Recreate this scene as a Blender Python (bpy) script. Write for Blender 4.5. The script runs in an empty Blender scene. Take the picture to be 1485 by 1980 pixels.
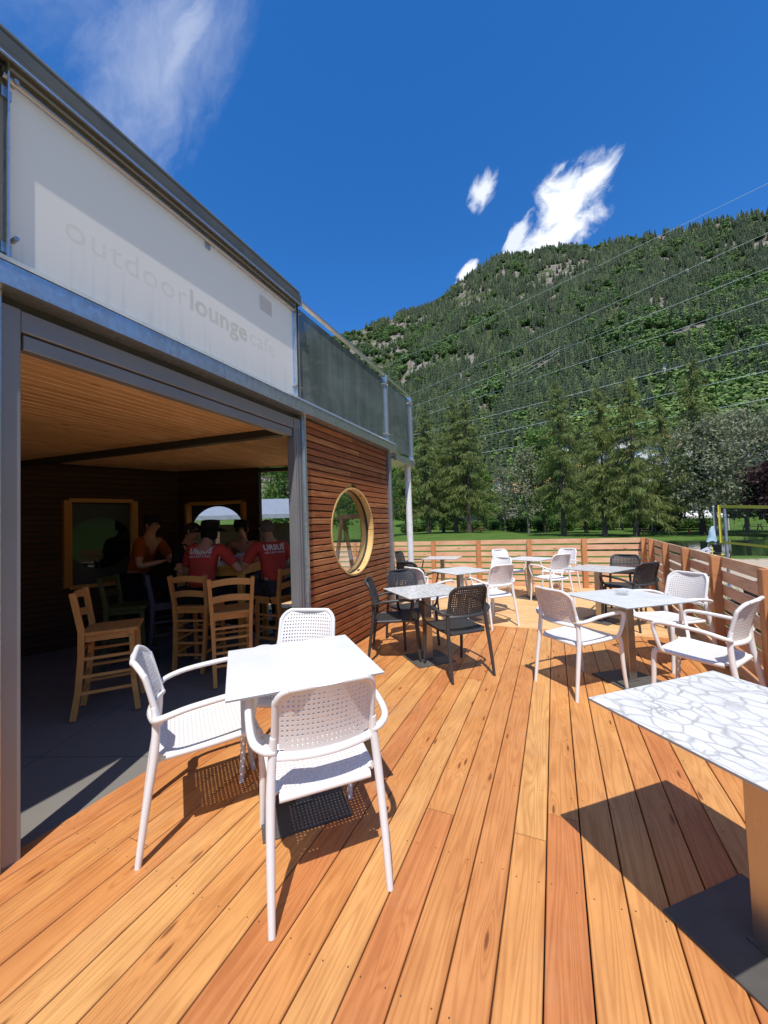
import bpy, bmesh, math, random
from math import sin, cos, pi, radians, sqrt, atan2
from mathutils import Vector, Matrix, noise
import numpy as np
S = bpy.context.scene
COL = S.collection
R = random.Random(7)

# ------------------------------------------------------------------ helpers
def link(o): COL.objects.link(o); return o
def tag(o, label=None, cat=None, group=None, kind=None):
    if label: o['label'] = label
    if cat: o['category'] = cat
    if group: o['group'] = group
    if kind: o['kind'] = kind
    return o
def empty(name, loc=(0, 0, 0), rz=0.0):
    o = bpy.data.objects.new(name, None); o.empty_display_size = .2
    o.location = loc; o.rotation_euler = (0, 0, rz); return link(o)
def copy_tree(o, parent=None):
    c = o.copy(); link(c)
    if parent: c.parent = parent
    for ch in list(o.children): copy_tree(ch, c)
    return c

class MB:
    """collects shapes with per-vertex extra data, builds one mesh object"""
    def __init__(s): s.v = []; s.f = []; s.mi = []; s.c = []; s.uv = []
    def add(s, vs, fs, mi=0, c=None, uv=None):
        b = len(s.v); s.v += [tuple(p) for p in vs]
        s.f += [tuple(b + i for i in f) for f in fs]; s.mi += [mi] * len(fs)
        s.c += ([c] * len(vs) if c is not None else [(0, 0, 0)] * len(vs))
        s.uv += (list(uv) if uv is not None else [(0, 0, 0)] * len(vs))
    def box(s, x0, x1, y0, y1, z0, z1, M=None, mi=0, c=None, bev=0.0):
        vs = [Vector((x, y, z)) for z in (z0, z1) for y in (y0, y1) for x in (x0, x1)]
        fs = [(0, 2, 3, 1), (4, 5, 7, 6), (0, 1, 5, 4), (2, 6, 7, 3), (0, 4, 6, 2), (1, 3, 7, 5)]
        if bev:
            bm = bmesh.new(); bv = [bm.verts.new(v) for v in vs]
            for f in fs: bm.faces.new([bv[i] for i in f])
            bmesh.ops.bevel(bm, geom=bm.edges[:], offset=bev, segments=1, affect='EDGES')
            bm.verts.index_update(); vs = [v.co.copy() for v in bm.verts]; fs = [[v.index for v in f.verts] for f in bm.faces]; bm.free()
        if M: vs = [M @ v for v in vs]
        s.add(vs, fs, mi, c)
    def bar(s, p, q, w, h, mi=0, up=(0, 0, 1), bev=0, c=None):
        p = Vector(p); q = Vector(q); d = q - p; L = d.length; d.normalize()
        u = Vector(up); x = d.cross(u)
        if x.length < 1e-4: x = d.cross(Vector((0, 1, 0)))
        x.normalize(); z = x.cross(d)
        M = Matrix(((x.x, d.x, z.x, p.x), (x.y, d.y, z.y, p.y), (x.z, d.z, z.z, p.z), (0, 0, 0, 1)))
        s.box(-w / 2, w / 2, 0, L, -h / 2, h / 2, M, mi, c, bev)
    def tube(s, pts, r, n=8, mi=0, cap=True, flat=1.0, smooth=0, c=None):
        P = [Vector(p) for p in pts]
        rr = list(r) if hasattr(r, '__len__') else [r] * len(P)
        if smooth and len(P) > 2:
            Q = []; qr = []
            for i in range(len(P) - 1):
                a, b, cc, d = P[max(i - 1, 0)], P[i], P[i + 1], P[min(i + 2, len(P) - 1)]
                for k in range(smooth):
                    t = k / smooth
                    Q.append(.5 * ((2 * b) + (cc - a) * t + (2 * a - 5 * b + 4 * cc - d) * t * t + (3 * b - a - 3 * cc + d) * t ** 3))
                    qr.append(rr[i] * (1 - t) + rr[i + 1] * t)
            Q.append(P[-1]); qr.append(rr[-1]); P, rr = Q, qr
        vs = []; fs = []; prev = None
        for i, p in enumerate(P):
            d = (P[min(i + 1, len(P) - 1)] - P[max(i - 1, 0)])
            d = d.normalized() if d.length > 1e-9 else Vector((0, 0, 1))
            if prev is None:
                x = d.orthogonal().normalized()
            else:
                x = prev - d * prev.dot(d); x = x.normalized() if x.length > 1e-6 else d.orthogonal().normalized()
            prev = x; y = d.cross(x)
            for k in range(n):
                a = 2 * pi * k / n
                vs.append(p + (x * cos(a) + y * sin(a) * flat) * rr[i])
        m = len(P)
        for i in range(m - 1):
            for k in range(n):
                fs.append((i * n + k, i * n + (k + 1) % n, (i + 1) * n + (k + 1) % n, (i + 1) * n + k))
        if cap:
            fs.append(tuple(range(n - 1, -1, -1))); fs.append(tuple((m - 1) * n + k for k in range(n)))
        s.add(vs, fs, mi, c)
    def lathe(s, prof, n=24, M=None, mi=0):
        vs = []; fs = []
        for (r, z) in prof:
            for k in range(n):
                a = 2 * pi * k / n; v = Vector((r * cos(a), r * sin(a), z)); vs.append(M @ v if M else v)
        for i in range(len(prof) - 1):
            for k in range(n): fs.append((i * n + k, i * n + (k + 1) % n, (i + 1) * n + (k + 1) % n, (i + 1) * n + k))
        s.add(vs, fs, mi)
    def build(s, name, mats, parent=None, smooth=False, attr=False, loc=None):
        me = bpy.data.meshes.new(name); me.from_pydata(s.v, [], s.f)
        mats = mats if isinstance(mats, (list, tuple)) else [mats]
        for m in mats: me.materials.append(m)
        if len(mats) > 1: me.polygons.foreach_set('material_index', s.mi)
        if attr:
            a = me.attributes.new('bc', 'FLOAT_VECTOR', 'POINT'); a.data.foreach_set('vector', np.array(s.c, dtype=np.float32).ravel())
            a = me.attributes.new('uvw', 'FLOAT_VECTOR', 'POINT'); a.data.foreach_set('vector', np.array(s.uv, dtype=np.float32).ravel())
        if smooth:
            me.polygons.foreach_set('use_smooth', [True] * len(me.polygons))
            try: me.set_sharp_from_angle(angle=radians(40))
            except Exception: pass
        me.update()
        o = bpy.data.objects.new(name, me); link(o)
        if parent: o.parent = parent
        if loc: o.location = loc
        return o

def plank(mb, o, L, W, T, u, v, w, seed, bev=.003, tone=None, mi=0, skew0=0, skew1=0):
    """a board: origin o at corner (bottom), along u (L), across v (W), up w (T). stores uvw + colour seeds"""
    o = Vector(o); u = Vector(u); v = Vector(v); w = Vector(w); b = bev
    prof = [(0, 0), (W, 0), (W, T - b), (W - b, T), (b, T), (0, T - b)]
    vs = []; uv = []
    for (e, sk) in ((0, skew0), (1, skew1)):
        for (a, h) in prof:
            l = e * L + sk * (a / W - .5)
            vs.append(o + u * l + v * a + w * h); uv.append((l, a, h))
    n = 6
    fs = [tuple(range(n - 1, -1, -1)), tuple(range(n, 2 * n))] + [(i, (i + 1) % n, n + (i + 1) % n, n + i) for i in range(n)]
    rr = random.Random(seed)
    c = (rr.random(), rr.random(), rr.random()) if tone is None else tone
    mb.add(vs, fs, mi, c, uv)

# ------------------------------------------------------------------ materials
class NT:
    def __init__(s, name):
        s.m = bpy.data.materials.new(name); s.m.use_nodes = True; s.t = s.m.node_tree; s.n = s.t.nodes; s.l = s.t.links
        s.b = s.n['Principled BSDF']
    def N(s, ty, **k):
        n = s.n.new(ty)
        for a, b in k.items(): setattr(n, a, b)
        return n
    def set(s, node, inp, val):
        i = node.inputs[inp]
        if hasattr(val, 'is_output') or isinstance(val, bpy.types.NodeSocket): s.l.new(val, i)
        else: i.default_value = val
    def math(s, op, a, b=0.0, c=0.0, clamp=False):
        n = s.N('ShaderNodeMath', operation=op, use_clamp=clamp)
        for i, x in enumerate((a, b, c)): s.set(n, i, x)
        return n.outputs[0]
    def vm(s, op, a, b=None, sc=None):
        n = s.N('ShaderNodeVectorMath', operation=op); s.set(n, 0, a)
        if b is not None: s.set(n, 1, b)
        if sc is not None: s.set(n, 'Scale', sc)
        return n.outputs[1] if op in ('DOT_PRODUCT', 'LENGTH', 'DISTANCE') else n.outputs[0]
    def mix(s, f, a, b, mode='MIX'):
        n = s.N('ShaderNodeMix', data_type='RGBA', blend_type=mode)
        for i, x in ((0, f), (6, a), (7, b)):
            if isinstance(x, tuple) and len(x) == 3: x = x + (1,)
            s.set(n, i, x)
        return n.outputs[2]
    def noise(s, vec, scale=5, detail=3, rough=.5, dist=0.0, col=False):
        n = s.N('ShaderNodeTexNoise'); s.set(n, 'Vector', vec); s.set(n, 'Scale', scale); s.set(n, 'Detail', detail)
        s.set(n, 'Roughness', rough); s.set(n, 'Distortion', dist)
        return n.outputs['Color' if col else 'Fac']
    def ramp(s, f, stops, interp='LINEAR'):
        n = s.N('ShaderNodeValToRGB'); s.set(n, 0, f); r = n.color_ramp; r.interpolation = interp
        while len(r.elements) < len(stops): r.elements.new(.5)
        for e, (p, c) in zip(r.elements, stops): e.position = p; e.color = (c + (1,)) if len(c) == 3 else c
        return n.outputs[0]
    def mr(s, v, a, b, c=0.0, d=1.0, ty='LINEAR'):
        n = s.N('ShaderNodeMapRange', interpolation_type=ty)
        for i, x in enumerate((v, a, b, c, d)): s.set(n, i, x)
        return n.outputs[0]
    def obj(s): return s.N('ShaderNodeTexCoord').outputs['Object']
    def pos(s): return s.N('ShaderNodeNewGeometry').outputs['Position']
    def attr(s, name, ty='GEOMETRY'): return s.N('ShaderNodeAttribute', attribute_name=name, attribute_type=ty)
    def xyz(s, v): n = s.N('ShaderNodeSeparateXYZ'); s.set(n, 0, v); return n.outputs
    def comb(s, x, y, z):
        n = s.N('ShaderNodeCombineXYZ')
        for i, q in enumerate((x, y, z)): s.set(n, i, q)
        return n.outputs[0]
    def bump(s, h, st=.3, d=.01):
        n = s.N('ShaderNodeBump'); s.set(n, 'Height', h); s.set(n, 'Strength', st); s.set(n, 'Distance', d); s.l.new(n.outputs[0], s.b.inputs['Normal'])
    def base(s, c):
        if isinstance(c, tuple) and len(c) == 3: c = c + (1,)
        s.set(s.b, 'Base Color', c)
    def P(s, **k):
        for a, v in k.items(): s.set(s.b, a.replace('_', ' '), v)
        return s

def wood(name, pal, kn=1.0, rough=.55, contrast=.45, gscale=1.0, gapdark=None, spec=.35, knotc=(.10, .03, .012)):
    """board wood driven by 'uvw' (metres along/across the board) and 'bc' random attributes"""
    t = NT(name); uv = t.attr('uvw').outputs['Vector']; bc = t.attr('bc').outputs['Vector']
    r1, r2, r3 = t.xyz(bc)[:3]; u, v, w = t.xyz(uv)[:3]
    off = t.comb(t.math('MULTIPLY', r1, 91.0), t.math('MULTIPLY', r2, 57.0), t.math('MULTIPLY', r3, 33.0))
    P3 = t.vm('ADD', t.comb(t.math('MULTIPLY', u, 1.0), t.math('MULTIPLY', v, 1.0), w), off)
    # knots
    kv = t.vm('MULTIPLY', P3, (1.7, 8.5, 0.6)); vo = t.N('ShaderNodeTexVoronoi', feature='F1', voronoi_dimensions='2D'); t.set(vo, 'Vector', kv); t.set(vo, 'Scale', 1.0); t.set(vo, 'Randomness', .95)
    kd = vo.outputs['Distance']; ksel = t.math('GREATER_THAN', t.xyz(vo.outputs['Color'])[0], .42)
    knot = t.math('MULTIPLY', t.mr(kd, .30, .02, 0, 1, 'SMOOTHSTEP'), ksel)
    core = t.math('MULTIPLY', t.mr(kd, .085, .03, 0, 1, 'SMOOTHSTEP'), t.math('GREATER_THAN', t.xyz(vo.outputs['Color'])[0], .66))
    gv = t.vm('MULTIPLY', P3, (.55 * gscale, 9.0 * gscale, 1.5))
    g0 = t.noise(gv, 1.0, 2, .45, .3)
    gh = t.math('ADD', t.math('MULTIPLY', g0, 13.0), t.math('MULTIPLY', knot, 2.2))
    rings = t.math('SINE', t.math('MULTIPLY', gh, 6.2832))
    rings = t.math('POWER', t.mr(rings, -1.0, 1.0, 0, 1), 1.8)
    fine = t.noise(t.vm('MULTIPLY', P3, (3.2, 150.0, 60.0)), 1.0, 4, .7)
    blotch = t.noise(t.vm('MULTIPLY', P3, (2.6, 7.0, 2.0)), 1.0, 4, .62)
    c = t.ramp(r1, pal)
    c2 = t.mix(t.mr(blotch, .35, .7), c, t.mix(1.0, c, (1.22, 1.34, 1.42), 'MULTIPLY'))
    dark = t.mix(1.0, c2, (.62, .50, .42), 'MULTIPLY')
    c3 = t.mix(t.math('MULTIPLY', rings, contrast), c2, dark)
    c3 = t.mix(t.math('MULTIPLY', t.mr(fine, .46, .70), .42), c3, t.mix(1.0, c3, (.72, .62, .55), 'MULTIPLY'))
    c3 = t.mix(t.math('MULTIPLY', knot, .30 * kn), c3, t.mix(1.0, c, (.95, .78, .62), 'MULTIPLY'))
    c3 = t.mix(t.math('MULTIPLY', core, .85 * kn), c3, knotc)
    if name == 'larch_decking':          # scuffed, dusty patches of its own across the boards
        ps = t.pos(); sc = t.math('MULTIPLY', t.mr(t.noise(ps, 1.3, 5, .68), .50, .72), t.mr(t.noise(ps, 14, 4, .7), .35, .7)); c3 = t.mix(t.math('MULTIPLY', sc, .38), c3, (.50, .34, .20))
    t.base(c3); t.P(Roughness=t.mr(fine, 0, 1, rough - .1, rough + .12)); t.set(t.b, 'Specular IOR Level', spec)
    t.bump(t.math('ADD', t.math('MULTIPLY', rings, .25), t.math('MULTIPLY', fine, .75)), .25, .002)
    return t.m

def plain(name, c, rough=.5, metal=0.0, var=.08, scale=6, spec=.5, bump=0.0, bscale=200):
    t = NT(name); o = t.obj(); n = t.noise(o, scale, 4, .6)
    t.base(t.mix(t.mr(n, .3, .7), tuple(x * (1 - var) for x in c), tuple(min(1, x * (1 + var)) for x in c)))
    t.P(Roughness=t.mr(n, .3, .7, max(0, rough - .06), rough + .06), Metallic=metal); t.set(t.b, 'Specular IOR Level', spec)
    if bump: t.bump(t.noise(o, bscale, 2), bump, .002)
    return t.m

PAL_DECK = [(0, (.57, .255, .080)), (.18, (.53, .205, .062)), (.38, (.55, .235, .072)), (.55, (.60, .300, .100)), (.72, (.52, .195, .064)), (.86, (.58, .270, .085)), (1, (.46, .150, .050))]
M_DECK = wood('larch_decking', PAL_DECK, .9, .52, .44, 1.15)
M_DECK2 = wood('sheen_pale_decking', [(0, (.66, .40, .17)), (.5, (.70, .43, .20)), (1, (.62, .34, .14))], .5, .55, .35)  # far boards paler: low-angle reflection is put into their colour
M_FENCE = wood('fence_pine', [(0, (.69, .43, .25)), (.35, (.71, .46, .275)), (.65, (.67, .37, .215)), (1, (.70, .41, .25))], 1.0, .6, .3)
M_POST = wood('fence_post_wood', [(0, (.50, .21, .085)), (1, (.55, .25, .10))], .5, .6, .3)
M_CLAD = wood('dark_cladding', [(0, (.42, .145, .050)), (.3, (.28, .085, .032)), (.6, (.46, .18, .062)), (.85, (.20, .062, .026)), (1, (.50, .22, .08))], .8, .5, .8, 1.0)
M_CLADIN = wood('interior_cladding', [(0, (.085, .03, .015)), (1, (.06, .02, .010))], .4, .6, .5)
M_CEIL = wood('ceiling_larch', [(0, (.68, .40, .18)), (.5, (.72, .44, .21)), (1, (.62, .35, .15))], 1.1, .6, .4)
M_STOOL = wood('honey_beech', [(0, (.58, .27, .075)), (1, (.62, .30, .085))], .2, .4, .25)
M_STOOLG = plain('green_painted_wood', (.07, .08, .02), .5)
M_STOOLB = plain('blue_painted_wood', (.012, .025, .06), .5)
M_TABLEW = wood('bar_table_wood', [(0, (.50, .27, .05)), (1, (.54, .29, .06))], .3, .4, .25)
M_WHITE = plain('white_resin', (.775, .768, .752), .40, 0, .015, 3, .5, .04, 500)
M_ANTH = plain('anthracite_resin', (.042, .043, .045), .42, 0, .06, 3, .5, .05, 500)
M_TOPW = plain('white_laminate', (.765, .775, .765), .25, 0, .03, 5, .45)
M_EDGE = plain('laminate_core', (.28, .28, .28), .5)
M_DARKST = plain('dark_steel_plate', (.095, .090, .082), .5, .0, .15, 9, .22)
M_RAIL = plain('dull_olive_steel', (.13, .128, .108), .5, .3, .12, 5)
M_RUB = plain('black_rubber', (.015, .015, .015), .6)
M_ALU = plain('grey_aluminium', (.27, .27, .275), .45, .35, .05, 3)
M_ALUD = plain('dark_aluminium', (.05, .05, .052), .5, .3)
M_PLY = wood('plywood_reveal', [(0, (.70, .43, .16)), (1, (.72, .45, .18))], 0.0, .45, .15)
M_PAINTW = plain('white_paint', (.78, .78, .76), .5)
M_CONC = None
def brushed(name, c, rough, metal, aniso=(1, 1, 60)):
    t = NT(name); o = t.obj(); n = t.noise(t.vm('MULTIPLY', o, aniso), 8, 4, .6); n2 = t.noise(o, 3, 3)
    t.base(t.mix(n, tuple(x * .82 for x in c), tuple(min(1, x * 1.15) for x in c)))
    t.P(Metallic=metal, Roughness=t.mr(n2, .3, .7, rough - .08, rough + .1)); t.bump(n, .05, .001)
    return t.m
M_STEEL = brushed('brushed_steel', (.50, .47, .43), .33, .9, (60, 60, 1))
def galv():
    t = NT('galvanised_steel'); o = t.obj()
    vo = t.N('ShaderNodeTexVoronoi'); t.set(vo, 'Vector', o); t.set(vo, 'Scale', 38)
    n = t.noise(o, 4, 5, .6); st = t.noise(t.vm('MULTIPLY', o, (14, 14, .6)), 2.0, 4, .6)
    f = t.math('ADD', t.math('MULTIPLY', t.xyz(vo.outputs['Color'])[0], .22), t.math('ADD', t.math('MULTIPLY', n, .5), t.math('MULTIPLY', st, .35)))
    t.base(t.ramp(f, [(.25, (.40, .43, .45)), (.55, (.56, .60, .62)), (.8, (.68, .71, .72))]))
    t.P(Metallic=.85, Roughness=t.mr(f, .3, .8, .42, .24)); t.bump(n, .08, .004); return t.m
M_GALV = galv()
def marble():
    t = NT('white_marble_laminate'); o = t.obj()
    d = t.noise(o, 5.5, 3, .55, 0, True); p = t.vm('ADD', o, t.vm('SCALE', t.vm('SUBTRACT', d, (.5, .5, .5)), sc=.11))
    def vein(sc, w):
        vo = t.N('ShaderNodeTexVoronoi', feature='DISTANCE_TO_EDGE'); t.set(vo, 'Vector', t.vm('MULTIPLY', p, (1.0, 1.45, 1.0))); t.set(vo, 'Scale', sc)
        return t.mr(vo.outputs['Distance'], 0.0, w, 1, 0, 'SMOOTHSTEP'), vo
    v1, _ = vein(11.5, .10); v2, _ = vein(26, .09); n = t.noise(o, 4, 4, .6)
    v2 = t.math('MULTIPLY', v2, t.mr(n, .48, .62))
    vo = t.N('ShaderNodeTexVoronoi', feature='F1'); t.set(vo, 'Vector', t.vm('MULTIPLY', p, (1.0, 1.45, 1.0))); t.set(vo, 'Scale', 11.5)
    cell = t.xyz(vo.outputs['Color'])[0]; soft = t.math('MULTIPLY', t.mr(vo.outputs['Distance'], .2, .7), t.mr(cell, .45, .9))
    c = t.mix(t.math('MULTIPLY', soft, .55), (.765, .755, .74), (.57, .56, .545))
    w = t.math('MULTIPLY', t.math('MAXIMUM', v1, v2), t.mr(t.noise(o, 9, 3), .3, .7, .35, .95))
    c = t.mix(w, c, (.36, .355, .34)); t.base(c); t.P(Roughness=.24); return t.m
M_MARBLE = marble()
def fabric():
    t = NT('banner_fabric'); o = t.pos(); n = t.noise(o, 2.2, 5, .65); st = t.noise(t.vm('MULTIPLY', o, (1, 26, .8)), 1.2, 4, .65)
    z = t.xyz(o)[2]; low = t.mr(z, 3.15, 2.75)
    dirt = t.math('MULTIPLY', t.mr(st, .5, .75), t.math('MULTIPLY', low, .55)); rust = t.math('MULTIPLY', t.mr(z, 3.55, 3.68), t.mr(n, .4, .6))
    c = t.mix(t.math('MULTIPLY', n, .25), (.92, .88, .80), (.85, .81, .74)); c = t.mix(dirt, c, (.42, .41, .39)); c = t.mix(t.math('MULTIPLY', rust, .4), c, (.50, .40, .30))
    t.base(c); t.P(Roughness=.75)
    wv = t.noise(o, 420, 1); t.bump(wv, .15, .002)
    tr = t.N('ShaderNodeBsdfTranslucent'); t.set(tr, 'Color', (.86, .85, .81, 1)); mx = t.N('ShaderNodeMixShader'); mx.inputs[0].default_value = .42
    t.l.new(t.b.outputs[0], mx.inputs[1]); t.l.new(tr.outputs[0], mx.inputs[2]); t.l.new(mx.outputs[0], t.n['Material Output'].inputs[0]); return t.m
M_FAB = fabric()
M_LETTER = plain('faded_print', (.75, .735, .695), .75, 0, .04, 12)
M_LETTERB = plain('faded_bold_print', (.645, .63, .595), .75, 0, .06, 12)
def glass(name, tint=(1, 1, 1), body=None, bodyf=0.0, rough=.01, ior=1.5):
    t = NT(name); n = t.n; tr = t.N('ShaderNodeBsdfTransparent'); t.set(tr, 'Color', tint + (1,)); gl = t.N('ShaderNodeBsdfGlossy'); gl.inputs['Roughness'].default_value = rough
    fr = t.N('ShaderNodeFresnel'); ge = t.N('ShaderNodeNewGeometry'); t.set(fr, 0, t.mr(ge.outputs['Backfacing'], 0, 1, ior, 1 / ior)); mx = t.N('ShaderNodeMixShader')
    src = tr.outputs[0]
    if body:
        df = t.N('ShaderNodeBsdfDiffuse'); o = t.pos(); st = t.noise(t.vm('MULTIPLY', o, (6, 6, .5)), 1.6, 4, .6)
        sm = t.noise(o, 1.4, 4, .6, 1.0)
        f = t.math('MULTIPLY', t.math('ADD', t.mr(st, .45, .8), t.mr(sm, .45, .75)), .5)
        t.set(df, 'Color', t.mix(f, body, tuple(min(1, x * 2.2) for x in body)))
        m2 = t.N('ShaderNodeMixShader'); m2.inputs[0].default_value = bodyf; t.l.new(tr.outputs[0], m2.inputs[1]); t.l.new(df.outputs[0], m2.inputs[2]); src = m2.outputs[0]
    t.l.new(fr.outputs[0], mx.inputs[0]); t.l.new(src, mx.inputs[1]); t.l.new(gl.outputs[0], mx.inputs[2]); t.l.new(mx.outputs[0], n['Material Output'].inputs[0]); return t.m
M_GLASS = glass('clear_glass', (.97, .985, .98), ior=1.6)
M_GLASST = glass('tinted_balustrade_glass', (.45, .53, .52), (.135, .165, .162), .72, .03, 1.75)

def foliage(name, a, b, c, tr=.25, inst=False):
    t = NT(name); ge = t.N('ShaderNodeNewGeometry'); oi = t.N('ShaderNodeObjectInfo')
    o = t.N('ShaderNodeTexCoord').outputs['Object']; n = t.noise(o, .9, 3, .6); ri = ge.outputs['Random Per Island']
    col = t.mix(t.mr(n, .3, .7), a, b); col = t.mix(t.math('MULTIPLY', ri, .6), col, c)
    if inst:
        at = t.attr('tint', 'INSTANCER'); col = t.mix(1.0, col, at.outputs['Color'], 'MULTIPLY')
    else:
        col = t.mix(1.0, col, t.ramp(oi.outputs['Random'], [(0, (.85, .9, .85)), (1, (1.12, 1.08, 1.0))]), 'MULTIPLY')
    t.base(col); t.P(Roughness=.6); t.set(t.b, 'Specular IOR Level', .25)
    if tr:
        tl = t.N('ShaderNodeBsdfTranslucent'); t.set(tl, 'Color', col); mx = t.N('ShaderNodeMixShader'); mx.inputs[0].default_value = tr
        t.l.new(t.b.outputs[0], mx.inputs[1]); t.l.new(tl.outputs[0], mx.inputs[2]); t.l.new(mx.outputs[0], t.n['Material Output'].inputs[0])
    return t.m
M_LARCH = foliage('larch_needles', (.225, .275, .085), (.32, .36, .12), (.155, .195, .06), .5)
M_LEAF = foliage('broad_leaves', (.13, .24, .050), (.19, .31, .075), (.085, .165, .042), .42)
M_WILLOW = foliage('grey_green_leaves', (.26, .285, .17), (.32, .34, .22), (.20, .22, .14), .35)
M_PLUM = foliage('purple_leaves', (.045, .020, .024), (.06, .028, .03), (.03, .014, .016), .15)
M_SHRUB = foliage('shrub_leaves', (.10, .19, .04), (.15, .25, .06), (.07, .13, .03))
M_BARK = plain('bark', (.085, .070, .055), .9, 0, .3, 6, .2, .5, 18)
M_BARKP = plain('pale_bark', (.22, .20, .17), .9, 0, .3, 5, .2, .4, 18)
M_FCON = foliage('forest_conifer', (1, 1, 1), (.86, .86, .86), (.62, .64, .62), 0, True)

# ------------------------------------------------------------------ camera
F_PX, Y0, ROLL, YAW, EYE = 735.0, 1017.5, radians(-2.04), radians(24.0), 1.45
def camera():
    cam = bpy.data.cameras.new('camera'); o = bpy.data.objects.new('camera', cam); link(o)
    cam.sensor_fit = 'VERTICAL'; cam.sensor_height = 36; cam.lens = F_PX / 1980 * 36; cam.clip_end = 6000; cam.clip_start = .05
    pit = atan2(Y0 - 990, F_PX); c, s = cos(pit), sin(pit)
    Rv = Vector((cos(YAW), sin(YAW), 0)); Fh = Vector((-sin(YAW), cos(YAW), 0)); up = Vector((0, 0, 1))
    Fv = Fh * c + up * s; Dn = Fh * s - up * c
    cr, sr = cos(ROLL), sin(ROLL)
    xr = Rv * cr - Dn * sr; dn = Rv * sr + Dn * cr
    M = Matrix((xr, -dn, -Fv)).transposed().to_4x4(); M.translation = Vector((0, 0, EYE)); o.matrix_world = M
    S.camera = o
camera()

# ------------------------------------------------------------------ light and sky
SUN_EL = radians(62.3); LD = Vector((-.18, .493, -1)).normalized()
sun = bpy.data.lights.new('sun', 'SUN'); sun.energy = 4.2; sun.angle = radians(.53); sun.color = (1, .955, .89)
so = link(bpy.data.objects.new('sun', sun)); so.rotation_euler = LD.to_track_quat('-Z', 'Y').to_euler(); so.location = (3, -8, 20)
def world():
    w = bpy.data.worlds.new('World'); S.world = w; w.use_nodes = True; t = NT.__new__(NT); t.t = w.node_tree; t.n = t.t.nodes; t.l = t.t.links
    bg = t.n['Background']
    sky = t.N('ShaderNodeTexSky'); sky.sky_type = 'NISHITA'; sky.sun_disc = False; sky.sun_elevation = SUN_EL
    sky.sun_rotation = atan2(-LD.x, -LD.y); sky.altitude = 800; sky.air_density = 1.0; sky.dust_density = .15; sky.ozone_density = 2.5
    hs = t.N('ShaderNodeHueSaturation'); hs.inputs['Saturation'].default_value = 1.32; hs.inputs['Value'].default_value = 1.38; t.l.new(sky.outputs[0], hs.inputs['Color'])
    d = t.N('ShaderNodeTexCoord').outputs['Generated']
    blue = t.mix(1.0, hs.outputs[0], (.80, .93, 1.10), 'MULTIPLY')
    total = None
    wv = t.noise(d, 9, 4, .6, 0, True); dd = t.vm('ADD', d, t.vm('SCALE', t.vm('SUBTRACT', wv, (.5, .5, .5)), sc=.06))
    def cloud(az, el, a, b, rot, sc, st, thr, soft, amp, seed):
        nonlocal total
        az, el = radians(az), radians(el)
        f = Vector((sin(az) * cos(el), cos(az) * cos(el), sin(el))); r = Vector((cos(az), -sin(az), 0)); u = r.cross(f)
        cr, sr = cos(radians(rot)), sin(radians(rot)); e1 = r * cr + u * sr; e2 = u * cr - r * sr
        x = t.vm('DOT_PRODUCT', dd, tuple(e1)); y = t.vm('DOT_PRODUCT', dd, tuple(e2)); z = t.vm('DOT_PRODUCT', dd, tuple(f))
        x0 = t.vm('DOT_PRODUCT', d, tuple(e1)); y0 = t.vm('DOT_PRODUCT', d, tuple(e2))
        q = t.math('ADD', t.math('POWER', t.math('ABSOLUTE', t.math('DIVIDE', x0, a)), 2.0), t.math('POWER', t.math('ABSOLUTE', t.math('DIVIDE', y0, b)), 2.0))
        m = t.math('SUBTRACT', 1.0, t.math('SQRT', q))
        n = t.noise(t.comb(t.math('MULTIPLY', x, sc), t.math('MULTIPLY', y, sc * st), seed), 1.0, 7, .62, .4)
        v = t.math('ADD', t.math('MULTIPLY', m, .62), t.math('SUBTRACT', n, .5))
        al = t.math('MULTIPLY', t.mr(v, thr, thr + soft, 0, amp, 'SMOOTHSTEP'), t.math('GREATER_THAN', z, 0.0))
        al = t.math('MULTIPLY', al, t.mr(m, 0.0, .18))
        total = al if total is None else t.math('MAXIMUM', total, al)
    # (azimuth, elevation, half sizes in radians, tilt ...)
    cloud(5.6, 37.6, .098, .048, 38, 17, 1.35, .09, .40, .95, 1.3)
    cloud(3.0, 37.6, .07, .062, 35, 17, 1.3, .09, .40, .95, 7.7)
    cloud(2.0, 34.6, .125, .042, 8, 16, 1.3, .06, .40, .95, 4.1)
    cloud(-3.2, 35.4, .07, .022, 52, 15, 2.2, .10, .25, .7, 5.9)
    cloud(-7.4, 40.6, .052, .030, 55, 20, 1.6, .12, .40, .75, 9.2)
    cloud(-10.2, 33.3, .034, .019, 35, 19, 1.6, .06, .25, .85, 2.2)
    cloud(-54.0, 48.5, .30, .11, 66, 6, 2.4, .04, .75, .29, 3.3)
    cloud(-66.0, 54.0, .34, .2, 40, 5, 2.0, .06, .8, .24, 6.3)
    cloud(-52.0, 49.0, .20, .035, 62, 9, 2.6, .0, .7, .34, 8.8)
    cloud(175.0, 48.0, .75, .42, 20, 4, 1.8, -.10, .9, .75, 5.5)  # last three: unseen clouds outside the view, added as neutral fill light
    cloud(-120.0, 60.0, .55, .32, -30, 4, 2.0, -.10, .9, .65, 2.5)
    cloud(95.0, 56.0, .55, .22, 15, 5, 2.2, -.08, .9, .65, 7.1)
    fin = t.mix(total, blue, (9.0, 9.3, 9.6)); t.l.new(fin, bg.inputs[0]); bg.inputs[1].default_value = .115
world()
S.view_settings.view_transform = 'Standard'; S.view_settings.look = 'None'; S.view_settings.exposure = .22; S.view_settings.gamma = 1

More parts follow.
